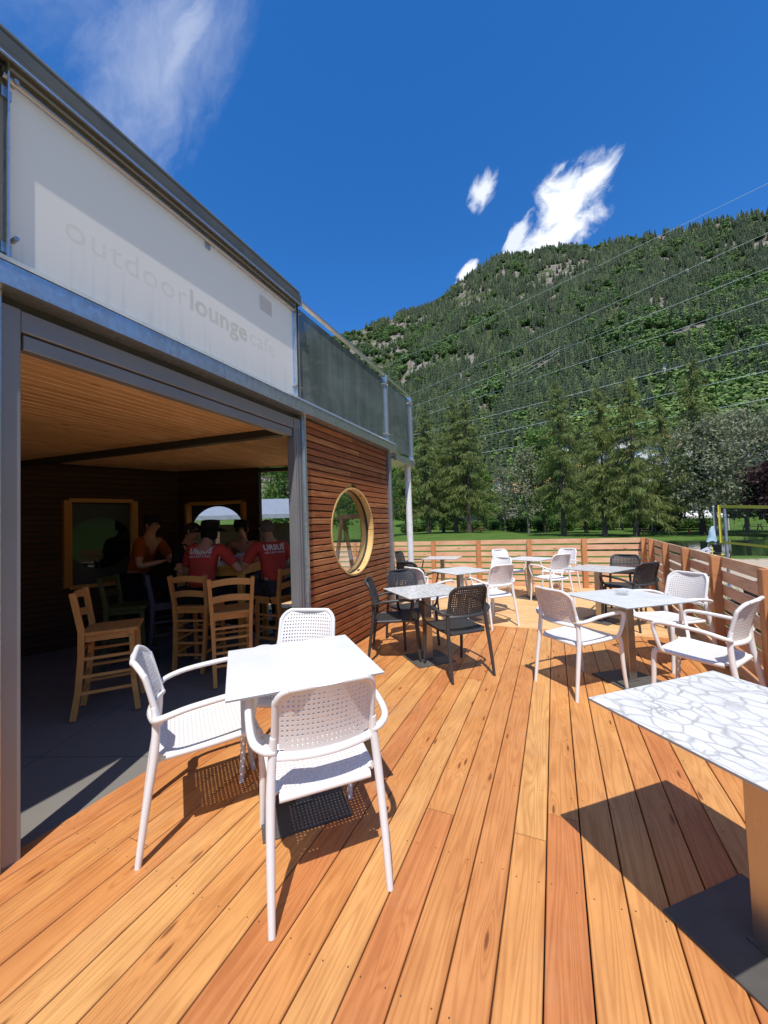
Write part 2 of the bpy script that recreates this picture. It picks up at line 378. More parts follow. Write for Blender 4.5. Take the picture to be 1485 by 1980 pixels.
# ------------------------------------------------------------------ deck
XF = -2.30                                   # facade plane
FE0, FE1 = Vector((1.215, 1.0, 0)), Vector((1.565, 9.08, 0))     # right fence line
def deck():
    mb = MB(); P = .1417; k0 = -16
    def ybound(x): return 5.545 + .02 * sin(x * 3)
    joints = {0: [2.08, 4.6]}
    for k in range(-16, 14):
        x = -.099 + P * k
        xf = lambda y: FE0.x + (FE1.x - FE0.x) * (y - 1) / 8.08 + .14
        rr = random.Random(k * 13 + 5)
        ys = [-1.6] + (joints.get(k) or sorted(rr.sample([-.4, .5, 1.2, 1.9, 3.6, 4.1, 4.8], 1 if rr.random() < .45 else 0))) + [5.545]
        for i in range(len(ys) - 1):
            if x + P < XF - .005: continue
            tone = None
            if k == 0: tone = (.97 if i == 0 else .03, .3, .6) 
            plank(mb, (x + .0035, ys[i] + (.002 if i else 0), -.028), ys[i + 1] - ys[i] - .003, P - .0058, .028 + rr.uniform(-.0008, .0008), (0, 1, 0), (-1, 0, 0) if 0 else (1, 0, 0), (0, 0, 1), k * 31 + i, .003, tone)
            yj = math.ceil((ys[i] + .04) / .56) * .56
            while yj < ys[i + 1] - .03:
                for xx in (x + .026, x + P - .026):
                    jx, jy = xx + rr.uniform(-.006, .006), yj + rr.uniform(-.012, .012); h6 = [(jx + .0027 * cos(pi * q / 3), jy + .0027 * sin(pi * q / 3), .0014) for q in range(6)]
                    mb.add(h6 + [(a_, b_, -.004) for a_, b_, _ in h6], [tuple(range(6))] + [(q, (q + 1) % 6, 6 + (q + 1) % 6, 6 + q) for q in range(6)], 1)
                yj += .56
    # v axis is +x: (u x v) = -z, so flip faces by ordering is irrelevant for shading
    mb2 = MB(); y = 5.552; k = 0
    while y < 9.2:
        rr = random.Random(900 + k); xs = [-7.2, -2.6 + rr.uniform(-1.5, 1.2), 1.72]
        for i in range(2):
            plank(mb2, (xs[i], y, -.028), xs[i + 1] - xs[i] - .003, .1385, .028, (1, 0, 0), (0, 1, 0), (0, 0, 1), 2000 + k * 3 + i, .004)
        y += .1415; k += 1
    o = mb.build('deck', [M_DECK, plain('screw_heads', (.20, .15, .10), .4, .8)], attr=True); o['kind'] = 'structure'
    o2 = mb2.build('far_deck', M_DECK2, attr=True); o2['kind'] = 'structure'
    u = MB(); u.box(-7.3, 1.75, -1.7, 9.25, -.40, -.034); q = u.build('deck_substructure', M_RUB); q['kind'] = 'structure'
deck()

# ------------------------------------------------------------------ cafe building
A0 = Vector((-2.37, 5.36)); WU = Vector((-.935, -.355)); WV = Vector((.355, -.935))   # second wall: from the corner column, direction, inward
C2 = A0 + WU * 3.30                                                                     # inner room corner
def wall2y(x): return A0.y + (A0.x - x) / .935 * -.355
B1 = Vector((-.37, -.93)).normalized()
P3 = C2 + B1 * 5.0
bld = empty('cafe_building', (0, 0, 0)); tag(bld, 'café pavilion of dark timber slats and galvanised steel with wide folding door opening', 'building')

def slat_wall(name, p0, u, L, z0, z1, mat, inward, pitch=.0735, hole=None, th=.026, seed=0, square=None):
    """horizontal slats from p0 along u; outward face at the plane, thickness goes inward"""
    mb = MB(); bk = MB(); n = int((z1 - z0) / pitch); u3 = Vector((u[0], u[1], 0)); i3 = Vector((inward[0], inward[1], 0))
    o3 = -i3
    for r in range(n):
        za = z0 + r * pitch + .010; zb = z0 + (r + 1) * pitch - .005; rr = random.Random(seed + r)
        segs = [(0, L, 0, 0)]
        if hole:
            cy, cz, rad = hole
            def half(z): return sqrt(max(0, rad * rad - (z - cz) ** 2)) if abs(z - cz) < rad else 0
            ha, hb = half(za), half(zb)
            if ha > 0 or hb > 0:
                h = (ha + hb) / 2
                segs = [(0, cy - h, 0, -(hb - ha)), (cy + h, L, (hb - ha), 0)]
        if square:
            s0, s1, q0, q1 = square
            if zb > q0 and za < q1: segs = [(0, s0, 0, 0), (s1, L, 0, 0)]
        for j, (a, b, k0, k1) in enumerate(segs):
            if b - a < .02: continue
            cuts = [a, b]
            if b - a > 1.6 and rr.random() < .4: cuts = [a, a + (b - a) * rr.uniform(.3, .7), b]
            for m in range(len(cuts) - 1):
                p = Vector((p0[0], p0[1], za)) + u3 * cuts[m] + i3 * th
                dz = rr.uniform(-.0015, .0015)
                plank(mb, p + Vector((0, 0, dz)), cuts[m + 1] - cuts[m] - .002, zb - za, th + rr.uniform(-.002, .001), u3, (0, 0, 1), o3, seed * 7 + r * 5 + j + m, .004, None, 0, k0 if m == 0 else 0, k1 if m == len(cuts) - 2 else 0)
            pb = Vector((p0[0], p0[1], z0 + r * pitch)) + i3 * (th + .012)
            bk.bar(pb + u3 * a + Vector((0, 0, pitch / 2)), pb + u3 * b + Vector((0, 0, pitch / 2)), .02, pitch, c=None)
    o = mb.build(name, mat, bld, attr=True); bk.build('wall_backing', M_RUB, o); return o
OC = (4.235, 1.400, .545)            # round window: y, z, radius
slat_wall('facade_cladding', (XF, 3.22), (0, 1), 2.10, .02, 2.60, M_CLAD, (-1, 0), hole=(OC[0] - 3.22, OC[1], OC[2] + .014), seed=11)
# round window
rw = MB()
def ring(mb, r0, r1, xa, xb, n=72, a0=0, a1=2 * pi):
    for i in range(n):
        t0, t1 = a0 + (a1 - a0) * i / n, a0 + (a1 - a0) * (i + 1) / n
        q = []
        for t in (t0, t1):
            for r in (r0, r1):
                for x in (xa, xb): q.append((x, OC[0] + r * cos(t), OC[1] + r * sin(t)))
        uv = []
        for t in (t0, t1):
            for r in (r0, r1):
                for x in (xa, xb): uv.append((t * .5, x, r))
        mb.add(q, [(0, 1, 5, 4), (2, 6, 7, 3), (1, 3, 7, 5), (0, 4, 6, 2)], 0, (.3, .4, .6), uv)
ring(rw, OC[2] - .014, OC[2] + .007, XF + .004, XF - .19, 72, .03, 2 * pi + .02)
win = rw.build('round_window', M_PLY, bld, attr=True)
g = MB(); n = 64; g.add([(XF - .085, OC[0] + (OC[2] - .013) * cos(2 * pi * i / n), OC[1] + (OC[2] - .013) * sin(2 * pi * i / n)) for i in range(n)] + [(XF - .0855, OC[0] + (OC[2] - .013) * cos(2 * pi * i / n), OC[1] + (OC[2] - .013) * sin(2 * pi * i / n)) for i in range(n)],
      [tuple(range(n)), tuple(range(2 * n - 1, n - 1, -1))])
g.build('pane', M_GLASS, win)
g = MB(); ring(g, OC[2] - .03, OC[2] - .0145, XF - .075, XF - .10); g.build('glazing_bead', M_ALUD, win, attr=True)

def bpart(name, mat, fn, **k):
    mb = MB(); fn(mb); return mb.build(name, mat, bld, **k)
# floor, ceiling, roof slab
poly = [(-2.36, -3.0), (-2.36, 5.34), (C2.x, C2.y), (P3.x, P3.y), (P3.x, -3.0)]
def prism(mb, pts, z0, z1):
    n = len(pts); mb.add([(x, y, z0) for x, y in pts] + [(x, y, z1) for x, y in pts], [tuple(range(n - 1, -1, -1)), tuple(range(n, 2 * n))] + [(i, (i + 1) % n, n + (i + 1) % n, n + i) for i in range(n)])
def conc():
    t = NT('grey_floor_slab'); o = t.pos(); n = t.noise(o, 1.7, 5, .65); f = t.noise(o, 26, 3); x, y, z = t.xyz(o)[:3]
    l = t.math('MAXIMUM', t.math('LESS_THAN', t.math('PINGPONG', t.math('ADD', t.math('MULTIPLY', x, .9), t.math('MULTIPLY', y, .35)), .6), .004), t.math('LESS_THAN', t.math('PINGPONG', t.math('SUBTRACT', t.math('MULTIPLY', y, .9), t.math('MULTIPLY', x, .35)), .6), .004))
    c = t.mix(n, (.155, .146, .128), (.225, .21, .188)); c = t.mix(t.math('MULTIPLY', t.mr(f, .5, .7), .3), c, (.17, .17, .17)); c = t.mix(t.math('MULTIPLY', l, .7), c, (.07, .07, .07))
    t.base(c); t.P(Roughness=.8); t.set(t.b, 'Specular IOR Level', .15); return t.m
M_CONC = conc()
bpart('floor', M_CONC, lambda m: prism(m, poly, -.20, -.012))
bpart('door_track', M_RUB, lambda m: (m.box(XF - .02, XF + .0, .87, 3.1, -.10, -.004), m.box(XF - .055, XF - .035, .87, 3.1, -.10, -.006)))
bpart('roof_slab', M_ALUD, lambda m: prism(m, [(-2.32, -3.0), (-2.32, 5.40), (C2.x - .1, C2.y + .1), (P3.x - .2, P3.y), (P3.x - .2, -3.0)], 2.50, 2.70))
bpart('terrace_floor', plain('pale_terrace_boards', (.52, .46, .38), .8, 0, .15, 2), lambda m: prism(m, [(-2.36, -2.9), (-2.36, 5.36), (C2.x - .05, C2.y + .05), (P3.x - .1, P3.y), (P3.x - .1, -2.9)], 2.702, 2.73))
def ceil():
    mb = MB(); x = -2.375; k = 0
    while x > -7.4:
        x2 = x - .088; rr = random.Random(k + 70)
        ym = min(wall2y(x2), wall2y(x)) if x2 > C2.x else min(C2.y, C2.y + (x - C2.x) / B1.x * B1.y)
        cuts = [-3.0, rr.uniform(.2, 2.4), ym - .002]
        if ym > 3.6 and rr.random() < .5: cuts.insert(2, rr.uniform(2.6, 3.4))
        for i in range(len(cuts) - 1):
            if cuts[i + 1] - cuts[i] > .05:
                plank(mb, (x2 + .004, cuts[i], 2.475), cuts[i + 1] - cuts[i] - .002, .082, .035, (0, 1, 0), (1, 0, 0), (0, 0, -1), 4000 + k * 3 + i, .006)
        x -= .088; k += 1
    mb.build('ceiling', M_CEIL, bld, attr=True)
ceil()
# interior walls (cladding faces the room)
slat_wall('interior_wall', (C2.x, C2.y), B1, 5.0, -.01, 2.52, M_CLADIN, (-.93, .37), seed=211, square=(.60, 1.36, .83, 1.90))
# the right window of the room sits in wall two, between the corner and the tall glazing
W2L = 3.30
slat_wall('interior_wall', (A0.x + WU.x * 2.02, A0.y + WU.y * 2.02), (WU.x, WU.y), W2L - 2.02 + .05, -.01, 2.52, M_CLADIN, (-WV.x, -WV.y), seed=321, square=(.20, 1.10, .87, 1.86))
def wpt(s, d, z): q = A0 + WU * s + WV * d; return Vector((q.x, q.y, z))
def bpt(s, d, z): q = C2 + B1 * s + Vector((.93, -.37)) * d; return Vector((q.x, q.y, z))
def sqwin(ptf, s0, s1, z0, z1, cz, rad):
    f = MB(); w = .05
    f.bar(ptf(s0, .02, z0), ptf(s0, .02, z1), .05, .09, up=(0, 1, 0)); f.bar(ptf(s1, .02, z0), ptf(s1, .02, z1), .05, .09, up=(0, 1, 0))
    f.bar(ptf(s0 + .02, .018, z0 - .0), ptf(s1 - .02, .018, z0), .088, .05); f.bar(ptf(s0 + .02, .018, z1), ptf(s1 - .02, .018, z1), .088, .05)
    fr = f.build('square_window', M_STOOL, bld)
    b = MB(); n = 48; cs = (s0 + s1) / 2                     # board with a round hole
    corners = lambda a: max(abs(cos(a)), abs(sin(a)))
    vs = []; fs = []
    for i in range(n):
        a = 2 * pi * i / n; k = 1 / max(abs(cos(a)) / ((s1 - s0) / 2), abs(sin(a)) / ((z1 - z0) / 2))
        vs.append(ptf(cs + rad * cos(a), -.04, cz + rad * sin(a))); vs.append(ptf(cs + k * cos(a), -.04, (z0 + z1) / 2 + k * sin(a)))
    for i in range(n): j = (i + 1) % n; fs.append((2 * i, 2 * i + 1, 2 * j + 1, 2 * j))
    b.add(vs, fs); b.build('round_mask', M_ALUD, fr)
    g = MB(); g.add([ptf(s0, -.06, z0), ptf(s1, -.06, z0), ptf(s1, -.06, z1), ptf(s0, -.06, z1)], [(0, 1, 2, 3)]); g.build('pane', M_GLASS, fr)
sqwin(bpt, .60, 1.36, .78, 1.95, 1.36, .36)
sqwin(wpt, 2.22, 3.12, .82, 1.91, 1.42, .44)
# tall glazing of wall two
fr = MB()
for s in (.04, .98, 1.38, 1.98): fr.bar(wpt(s, .0, 0), wpt(s, .0, 2.44), .06, .06, up=(0, 1, 0))
for z in (.03, 2.40): fr.bar(wpt(.075, .0, z), wpt(1.945, .0, z), .055, .06)
gd = fr.build('glazed_door', M_ALUD, bld)
for s0, s1 in ((.07, .95), (1.01, 1.35), (1.41, 1.95)):
    g = MB(); g.add([wpt(s0, 0, .06), wpt(s1, 0, .06), wpt(s1, 0, 2.37), wpt(s0, 0, 2.37)], [(0, 1, 2, 3)]); g.build('pane', M_GLASS, gd)
# closing walls out of sight, and the unlit back room behind the left window
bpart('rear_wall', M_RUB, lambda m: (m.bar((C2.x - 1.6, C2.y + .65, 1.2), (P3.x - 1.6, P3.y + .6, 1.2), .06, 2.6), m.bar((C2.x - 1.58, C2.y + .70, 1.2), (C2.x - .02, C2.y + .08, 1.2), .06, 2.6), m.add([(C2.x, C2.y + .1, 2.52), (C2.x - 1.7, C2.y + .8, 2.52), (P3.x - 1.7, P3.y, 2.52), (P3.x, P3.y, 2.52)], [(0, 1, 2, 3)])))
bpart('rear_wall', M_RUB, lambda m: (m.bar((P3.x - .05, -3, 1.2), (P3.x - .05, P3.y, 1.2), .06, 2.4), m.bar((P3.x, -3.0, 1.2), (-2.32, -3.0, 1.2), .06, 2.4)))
slat_wall('facade_cladding', (XF, -3.0), (0, 1), 2.3, .02, 2.60, M_CLAD, (-1, 0), seed=71)
bpart('door_frame', M_ALU, lambda m: m.box(XF - .06, XF + .01, -.695, -.63, 0, 2.55))
bpart('lintel_panel', M_ALU, lambda m: m.box(XF - .055, XF + .005, -.628, .785, 2.36, 2.55))
# steel frame
for y0, y1, w in ((.79, .858, .10), (3.135, 3.205, .10), (5.335, 5.42, .11)):
    bpart('steel_post', M_GALV, lambda m: (m.box(XF - w + .03, XF + .035, y0, y1, -.05, 2.598), m.box(XF + .01, XF + .05, y0 + .02, y1 - .025, -.05, 2.597)))
bpart('door_frame', M_ALU, lambda m: (m.box(XF - .075, XF + .018, .862, .935, -.01, 2.55, bev=.003)))
bpart('door_frame', M_ALU, lambda m: (m.box(XF - .075, XF + .018, 3.035, 3.131, -.01, 2.55, bev=.003), m.box(XF - .02, XF + .026, 3.055, 3.075, -.01, 2.45), m.box(XF - .02, XF + .026, 3.098, 3.108, -.01, 2.45)))
bpart('lintel_panel', M_ALU, lambda m: (m.box(XF - .07, XF + .012, .937, 3.033, 2.447, 2.548, bev=.003), m.box(XF - .06, XF - .0, .95, 3.02, 2.365, 2.438, bev=.003)))
bpart('ceiling_beam', M_ALUD, lambda m: m.bar((-2.4, 2.97, 2.42), (-6.3, 2.52, 2.42), .075, .10))
bpart('steel_beam', M_GALV, lambda m: (m.box(XF - .06, XF + .10, -3, 5.52, 2.60, 2.705), m.add([(XF + .105, -3, 2.708), (XF + .105, 5.54, 2.708), (XF + .045, 5.54, 2.765), (XF + .045, -3, 2.765), (XF - .03, -3, 2.765), (XF - .03, 5.54, 2.765), (XF - .03, -3, 2.708), (XF - .03, 5.54, 2.708)], [(0, 1, 2, 3), (3, 2, 5, 4), (6, 4, 5, 7), (0, 6, 7, 1), (0, 3, 4, 6), (1, 7, 5, 2)]), m.box(XF - .05, XF + .07, 5.522, 5.60, 2.585, 2.70)))
# balustrade
def post(y, z0=2.766, z1=3.76):
    m = MB(); m.box(XF - .03, XF + .045, y - .010, y - .002, z0, z1); m.box(XF - .03, XF + .045, y + .030, y + .038, z0, z1 - .02); m.box(XF - .03, XF - .02, y - .002, y + .03, z0, z1 - .03)
    p = m.build('railing_post', M_GALV, bld)
    for z in (z0 + .10, z1 - .12):
        for s in (-.03, .06): b = MB(); b.tube([(XF + .0, y + s, z), (XF + .055, y + s, z)], .011, 8); b.build('bolt', M_STEEL, p)
for y in (.845, 3.08, 5.34): post(y)
post(6.44, 2.52, 3.77)
bpart('handrail', M_RAIL, lambda m: (m.box(XF - .03, XF + .075, -1.5, 3.13, 3.735, 3.81, bev=.006), m.box(XF + .03, XF + .08, -1.5, 3.13, 3.71, 3.7335), m.tube([(XF + .03, -1.5, 3.835), (XF + .03, 3.12, 3.835)], .035, 12)), smooth=True)
bpart('handrail_lip', M_GALV, lambda m: m.box(XF + .074, XF + .086, -1.5, 3.13, 3.697, 3.7085))
bpart('banner_rail', M_STEEL, lambda m: (m.box(XF - .01, XF + .025, .86, 3.06, 3.655, 3.70, bev=.004), m.tube([(XF + .03, .86, 3.64), (XF + .03, 3.06, 3.64)], .016, 10)), smooth=True)
bpart('handrail', M_GALV, lambda m: (m.box(XF - .01, XF + .04, 3.135, 5.33, 3.775, 3.81, bev=.005), m.box(XF - .0, XF + .03, 5.39, 6.43, 3.775, 3.81, bev=.005)))
for y0, y1, z0 in ((3.15, 5.31, 2.775), (5.40, 6.42, 2.68)):
    bpart('glass_panel', M_GLASST, lambda m: m.box(XF + .0, XF + .012, y0, y1, z0, 3.71))
bpart('balcony_bracket', M_GALV, lambda m: (m.box(XF - .9, XF + .045, 5.62, 6.46, 2.53, 2.57), m.box(XF + .01, XF + .05, 5.61, 6.50, 2.50, 2.60), m.box(XF - .9, XF - .05, 5.62, 6.45, 2.572, 2.66)))
bpart('round_column', M_PAINTW, lambda m: m.tube([(XF - .05, 6.38, -.02), (XF - .05, 6.38, 2.53)], .055, 20), smooth=True)
for q in ((.862, .90, 2.79, 2.84), (.862, .90, 3.55, 3.60), (2.02, 2.06, 3.59, 3.64)): bpart('clamp_plate', M_GALV, lambda m: m.box(XF, XF + .018, *q))

# banner with its faded lettering
ban = MB(); ny, nz = 40, 14
vs = []; fs = []
for i in range(ny + 1):
    for j in range(nz + 1):
        y = .862 + (3.06 - .862) * i / ny; z = 2.77 + (3.655 - 2.77) * j / nz
        vs.append((XF + .004, y, z))
for i in range(ny):
    for j in range(nz): a = i * (nz + 1) + j; fs.append((a, a + nz + 1, a + nz + 2, a + 1))
ban.add(vs, fs); banner = ban.build('banner', M_FAB, smooth=True)
tag(banner, 'pale grey fabric banner with faded lettering, laced into the steel railing', 'banner')
def text_mesh(name, body, size, mat, parent, M, bold=0.0, extr=0.0, spacing=1.0, align='LEFT'):
    c = bpy.data.curves.new(name, 'FONT'); c.body = body; c.size = size; c.offset = bold; c.extrude = extr; c.space_character = spacing; c.align_x = align; c.resolution_u = 4
    t = bpy.data.objects.new(name, c); link(t); bpy.context.view_layer.update()
    me = bpy.data.meshes.new_from_object(t.evaluated_get(bpy.context.evaluated_depsgraph_get())); w = max((v.co.x for v in me.vertices), default=0)
    bpy.data.objects.remove(t); me.name = name; me.materials.clear(); me.materials.append(mat)
    me.transform(M); o = bpy.data.objects.new(name, me); link(o); o.parent = parent; return o, w
FM = Matrix(((0, 0, 1, XF + .0043), (1, 0, 0, 0), (0, 1, 0, 0), (0, 0, 0, 1)))
def fac(y, z): return Matrix.Translation((0, y, z)) @ FM
_, w1 = text_mesh('lettering', 'outdoor', .205, M_LETTER, banner, fac(1.115, 3.045), 0.0, spacing=1.08)
_, w2 = text_mesh('lettering', 'lounge', .205, M_LETTERB, banner, fac(1.115 + w1 + .015, 3.05), .0055, spacing=1.03)
text_mesh('lettering', 'cafe', .195, M_LETTER, banner, fac(1.115 + w1 + w2 + .04, 3.055), 0.0, spacing=1.05)
lg = MB(); lg.box(XF + .0035, XF + .0043, 2.60, 2.76, 3.42, 3.56); lgo = lg.build('emblem', plain('faded_emblem', (.74, .725, .69), .75, 0, .04), banner)

# ------------------------------------------------------------------ chairs
def perforated(fn, nu, nv, u0, u1, v0, v1, crad, hole, margin, th, lip=None):
    """sheet with real holes; fn maps (u,v) in metres to xyz"""
    bm = bmesh.new(); du = (u1 - u0) / nu; dv = (v1 - v0) / nv; cache = {}
    def V(u, v):
        k = (round(u, 5), round(v, 5))
        if k not in cache: cache[k] = bm.verts.new(fn(u, v))
        return cache[k]
    def inside(u, v, m):
        a = min(u - u0, u1 - u); b = min(v - v0, v1 - v)
        if a < m or b < m: return False
        c = crad
        if a < c and b < c: return (c - a) ** 2 + (c - b) ** 2 <= (c - m) ** 2
        return True
    for i in range(nu):
        for j in range(nv):
            a, b = u0 + i * du, v0 + j * dv; cu, cv = a + du / 2, b + dv / 2
            if not inside(cu, cv, -.001): continue
            if not inside(cu, cv, margin):
                bm.faces.new([V(a, b), V(a + du, b), V(a + du, b + dv), V(a, b + dv)]) if False else None
                o = [(a, b), (cu, b), (a + du, b), (a + du, cv), (a + du, b + dv), (cu, b + dv), (a, b + dv), (a, cv)]
                bm.faces.new([V(*q) for q in o]); continue
            o = [(a, b), (cu, b), (a + du, b), (a + du, cv), (a + du, b + dv), (cu, b + dv), (a, b + dv), (a, cv)]
            r = hole; s = .7071 * r
            n = [(cu - s, cv - s), (cu, cv - r), (cu + s, cv - s), (cu + r, cv), (cu + s, cv + s), (cu, cv + r), (cu - s, cv + s), (cu - r, cv)]
            for k in range(8):
                bm.faces.new([V(*o[k]), V(*o[(k + 1) % 8]), V(*n[(k + 1) % 8]), V(*n[k])])
    bmesh.ops.recalc_face_normals(bm, faces=bm.faces[:])
    bmesh.ops.solidify(bm, geom=bm.faces[:], thickness=th)
    return bm
def bm_obj(bm, name, mat, parent, extra=None):
    me = bpy.data.meshes.new(name); 
    if extra:
        m2 = bpy.data.meshes.new('t'); m2.from_pydata(extra.v, [], extra.f); bm.from_mesh(m2); bpy.data.meshes.remove(m2)
    bm.to_mesh(me); bm.free(); me.materials.append(mat)
    me.polygons.foreach_set('use_smooth', [True] * len(me.polygons)); me.set_sharp_from_angle(angle=radians(38))
    o = bpy.data.objects.new(name, me); link(o); o.parent = parent; return o
def backf(u, v):            # u across, v up from .585 to .86
    t = (v - .57) / .29; x = u
    y = -.214 - .082 * t ** 1.5 - .052 * (1 - (x / .215) ** 2) + .018
    return Vector((x * (1 - .03 * t), y, v))
def seatf(u, v):            # v from rear to front
    t = (v + .215) / .44
    z = .437 + .022 * t - .016 * sin(pi * min(1, t * 1.05)) * (1 - (u / .25) ** 2) - (max(0, v - .185) ** 2) * 14
    return Vector((u * (.92 + .08 * t), v, z))
def make_chair(mat, label):
    root = empty('armchair'); tag(root, label, 'chair')
    bm = perforated(backf, 21, 13, -.2, .2, .585, .86, .075, .0047, .024, .005)
    e = MB(); pts = []
    def rr(u0, u1, v0, v1, r, n=6):
        out = []
        for cx, cy, a0 in ((u1 - r, v1 - r, 0), (u0 + r, v1 - r, 90)):
            for k in range(n + 1): a = radians(a0 + 90 * k / n); out.append((cx + r * cos(a), cy + r * sin(a)))
        return out
    loop = [(.2, .585)] + rr(-.2, .2, .585, .86, .075) + [(-.2, .585)]
    e.tube([backf(*p) for p in loop], [.013] * len(loop), 12, smooth=2)
    lowr = [backf(-.2 + .4 * k / 10, .585) for k in range(11)]
    e.tube([p + Vector((0, 0, -.006)) for p in lowr], .020, 12, flat=.62)
    bm_obj(bm, 'backrest', mat, root, e)
    bm = perforated(seatf, 22, 22, -.215, .215, -.215, .225, .04, .0045, .020, .006)
    e = MB()
    fl = [(-.215, -.18)] + [(-.215, v / 100) for v in range(-10, 17, 9)] + [(-.205, .205), (-.175, .232), (0, .236), (.175, .232), (.205, .205)] + [(.215, v / 100) for v in range(17, -11, -9)] + [(.215, -.18)]
    e.tube([seatf(u, min(v, .225)) + Vector((0, 0, -.010)) for u, v in fl], .0165, 12, smooth=2)
    e.tube([seatf(-.2 + .05 * k, -.21) + Vector((0, -.004, -.016)) for k in range(9)], .017, 12, flat=.8)
    bm_obj(bm, 'seat', mat, root, e)
    for s in (-1, 1):
        m = MB(); m.tube([(s * .228, -.292, 0), (s * .224, -.262, .22), (s * .217, -.228, .44), (s * .207, -.218, .58), (s * .202, -.226, .66)], [.0135, .0165, .0185, .017, .013], 10, smooth=4)
        m.build('leg', mat, root, smooth=True)
        m = MB(); m.tube([(s * .212, .215, .445), (s * .216, .236, .40), (s * .220, .246, .2), (s * .224, .268, 0)], [.019, .0185, .0165, .0135], 10, smooth=4)
        m.build('leg', mat, root, smooth=True)
        m = MB(); m.tube([(s * .200, -.222, .603), (s * .232, -.222, .612), (s * .272, -.185, .632), (s * .284, -.08, .655), (s * .284, .10, .668), (s * .283, .175, .664), (s * .281, .204, .640), (s * .274, .196, .57), (s * .252, .178, .475), (s * .222, .165, .443)],
                        [.015, .0155, .0155, .0155, .0155, .0155, .0155, .015, .015, .014], 10, smooth=4, flat=.92)
        m.build('armrest', mat, root, smooth=True)
    return root
def place(root, x, y, dx, dy):
    root.location = (x, y, 0); root.rotation_euler = (0, 0, atan2(-dx, dy)); return root
white = make_chair(M_WHITE, 'x'); dark = make_chair(M_ANTH, 'x')
GW, GD = 'white perforated armchairs on the deck', 'anthracite perforated armchairs on the deck'
CH = [  # kind, x, y, dir, label
 ('w', -1.035, 1.47, -.713, .702, 'white armchair in the foreground seen from behind, its dotted backrest before the nearest white table'),
 ('w', -1.73, 1.475, .605, .796, 'white armchair in side view between the café opening and the nearest white table'),
 ('w', -1.575, 2.02, .26, -.966, 'white armchair behind the nearest white table, only its backrest showing above the top'),
 ('w', .15, 3.775, .716, .698, 'white armchair with its back to us left of the table holding the ashtray'),
 ('w', 1.01, 4.66, -.78, -.62, 'white armchair facing us behind the table holding the ashtray, back to the slatted fence'),
 ('w', .965, 3.56, -.83, .55, 'white armchair in side view by the side fence, just beyond the nearest marble table'),
 ('w', -.879, 5.641, -.728, .685, 'white armchair seen from behind in front of the plain white table behind the dark chairs'),
 ('w', -1.66, 5.22, .54, .84, 'white armchair half hidden behind a dark chair, arm reaching toward the plain white table'),
 ('w', -.97, 6.36, -.55, -.83, 'white armchair facing us across the plain white table, beyond another white backrest'),
 ('w', -.10, 7.42, -.7, .7, 'white armchair seen from behind in front of the small white table by the back fence'),
 ('w', -.90, 8.28, .72, -.69, 'white armchair left of the small white table by the back fence, facing right'),
 ('w', .06, 8.36, -.6, -.8, 'white armchair right of the small white table, against the back fence'),
 ('d', -.95, 3.785, -.711, .703, 'dark armchair seen from behind, right of the marble table by the timber wall'),
 ('d', -1.67, 3.96, .94, .33, 'dark armchair in side view against the timber wall, left of the marble table'),
 ('d', -1.675, 4.495, .725, -.688, 'dark armchair facing us behind the marble table by the timber wall'),
 ('d', -2.12, 6.02, .3, .95, 'dark armchair seen from behind, half hidden by the galvanised corner post'),
 ('d', .93, 6.78, -.26, -.965, 'dark armchair facing us behind the far marble table at the fence corner'),
 ('d', .89, 6.05, -.69, .73, 'dark armchair seen from behind, between the far marble table and side fence'),
 ('d', -2.98, 8.02, 1, -.08, 'dark armchair beside the white round column, left of the marble table at the back fence'),
]
uw = ud = False
for kind, x, y, dx, dy, lab in CH:
    if kind == 'w': o = copy_tree(white) if uw else white; uw = True
    else: o = copy_tree(dark) if ud else dark; ud = True
    place(o, x, y, dx, dy); o['label'] = lab; o['group'] = GW if kind == 'w' else GD

# ------------------------------------------------------------------ tables
def make_table(mat, label):
    root = empty('cafe_table'); tag(root, label, 'table', 'square café tables on the deck')
    m = MB(); s = .36; m.box(-s, s, -s, s, .7295, .740, bev=.0012); t = m.build('tabletop', mat, root)
    e = MB()
    for a in range(4):
        Rm = Matrix.Rotation(a * pi / 2, 4, 'Z'); e.box(-s + .002, s - .002, s - .0007, s + .0006, .7312, .7383, Rm)
    e.build('edge_band', M_EDGE, t)
    m = MB(); m.box(-.04, .04, -.04, .04, .013, .715, bev=.004); m.build('pedestal', M_STEEL, root)
    m = MB(); m.box(-.215, .215, -.215, .215, 0, .012, bev=.002); m.box(-.052, .052, -.052, .052, .0122, .018); m.build('base_plate', M_DARKST, root)
    m = MB(); m.box(-.14, .14, -.03, .03, .716, .7285); m.box(-.03, .03, -.14, .14, .714, .7275); m.build('mounting_plate', M_DARKST, root)
    return root
tw = make_table(M_TOPW, 'x'); tm = make_table(M_MARBLE, 'x')
TB = [('w', -1.30, 1.71, 45.3, 'white square café table nearest the folding door opening, white chairs round it'),
      ('m', .60, 1.70, 41.7, 'marble-patterned table cut off by the right edge of the picture'),
      ('w', .555, 4.02, 38, 'white square table with a glass ashtray on it'),
      ('m', -1.31, 3.985, 45, 'marble-patterned table between dark chairs beside the timber wall'),
      ('w', -1.345, 5.78, 52, 'plain white table behind the marble one with dark chairs'),
      ('m', -2.20, 7.9, 3, 'marble-patterned table against the back fence, right of the white round column'),
      ('w', -.46, 7.73, 64, 'small-looking white table by the back fence, white chairs on three sides'),
      ('m', .543, 6.25, 56, 'marble-patterned table with two dark chairs near the fence corner')]
uw = um = False
for i, (kind, x, y, a, lab) in enumerate(TB):
    if kind == 'w': o = copy_tree(tw) if uw else tw; uw = True
    else: o = copy_tree(tm) if um else tm; um = True
    o.location = (x, y, 0); o.rotation_euler = (0, 0, radians(a + 90 * (i % 4))); o['label'] = lab
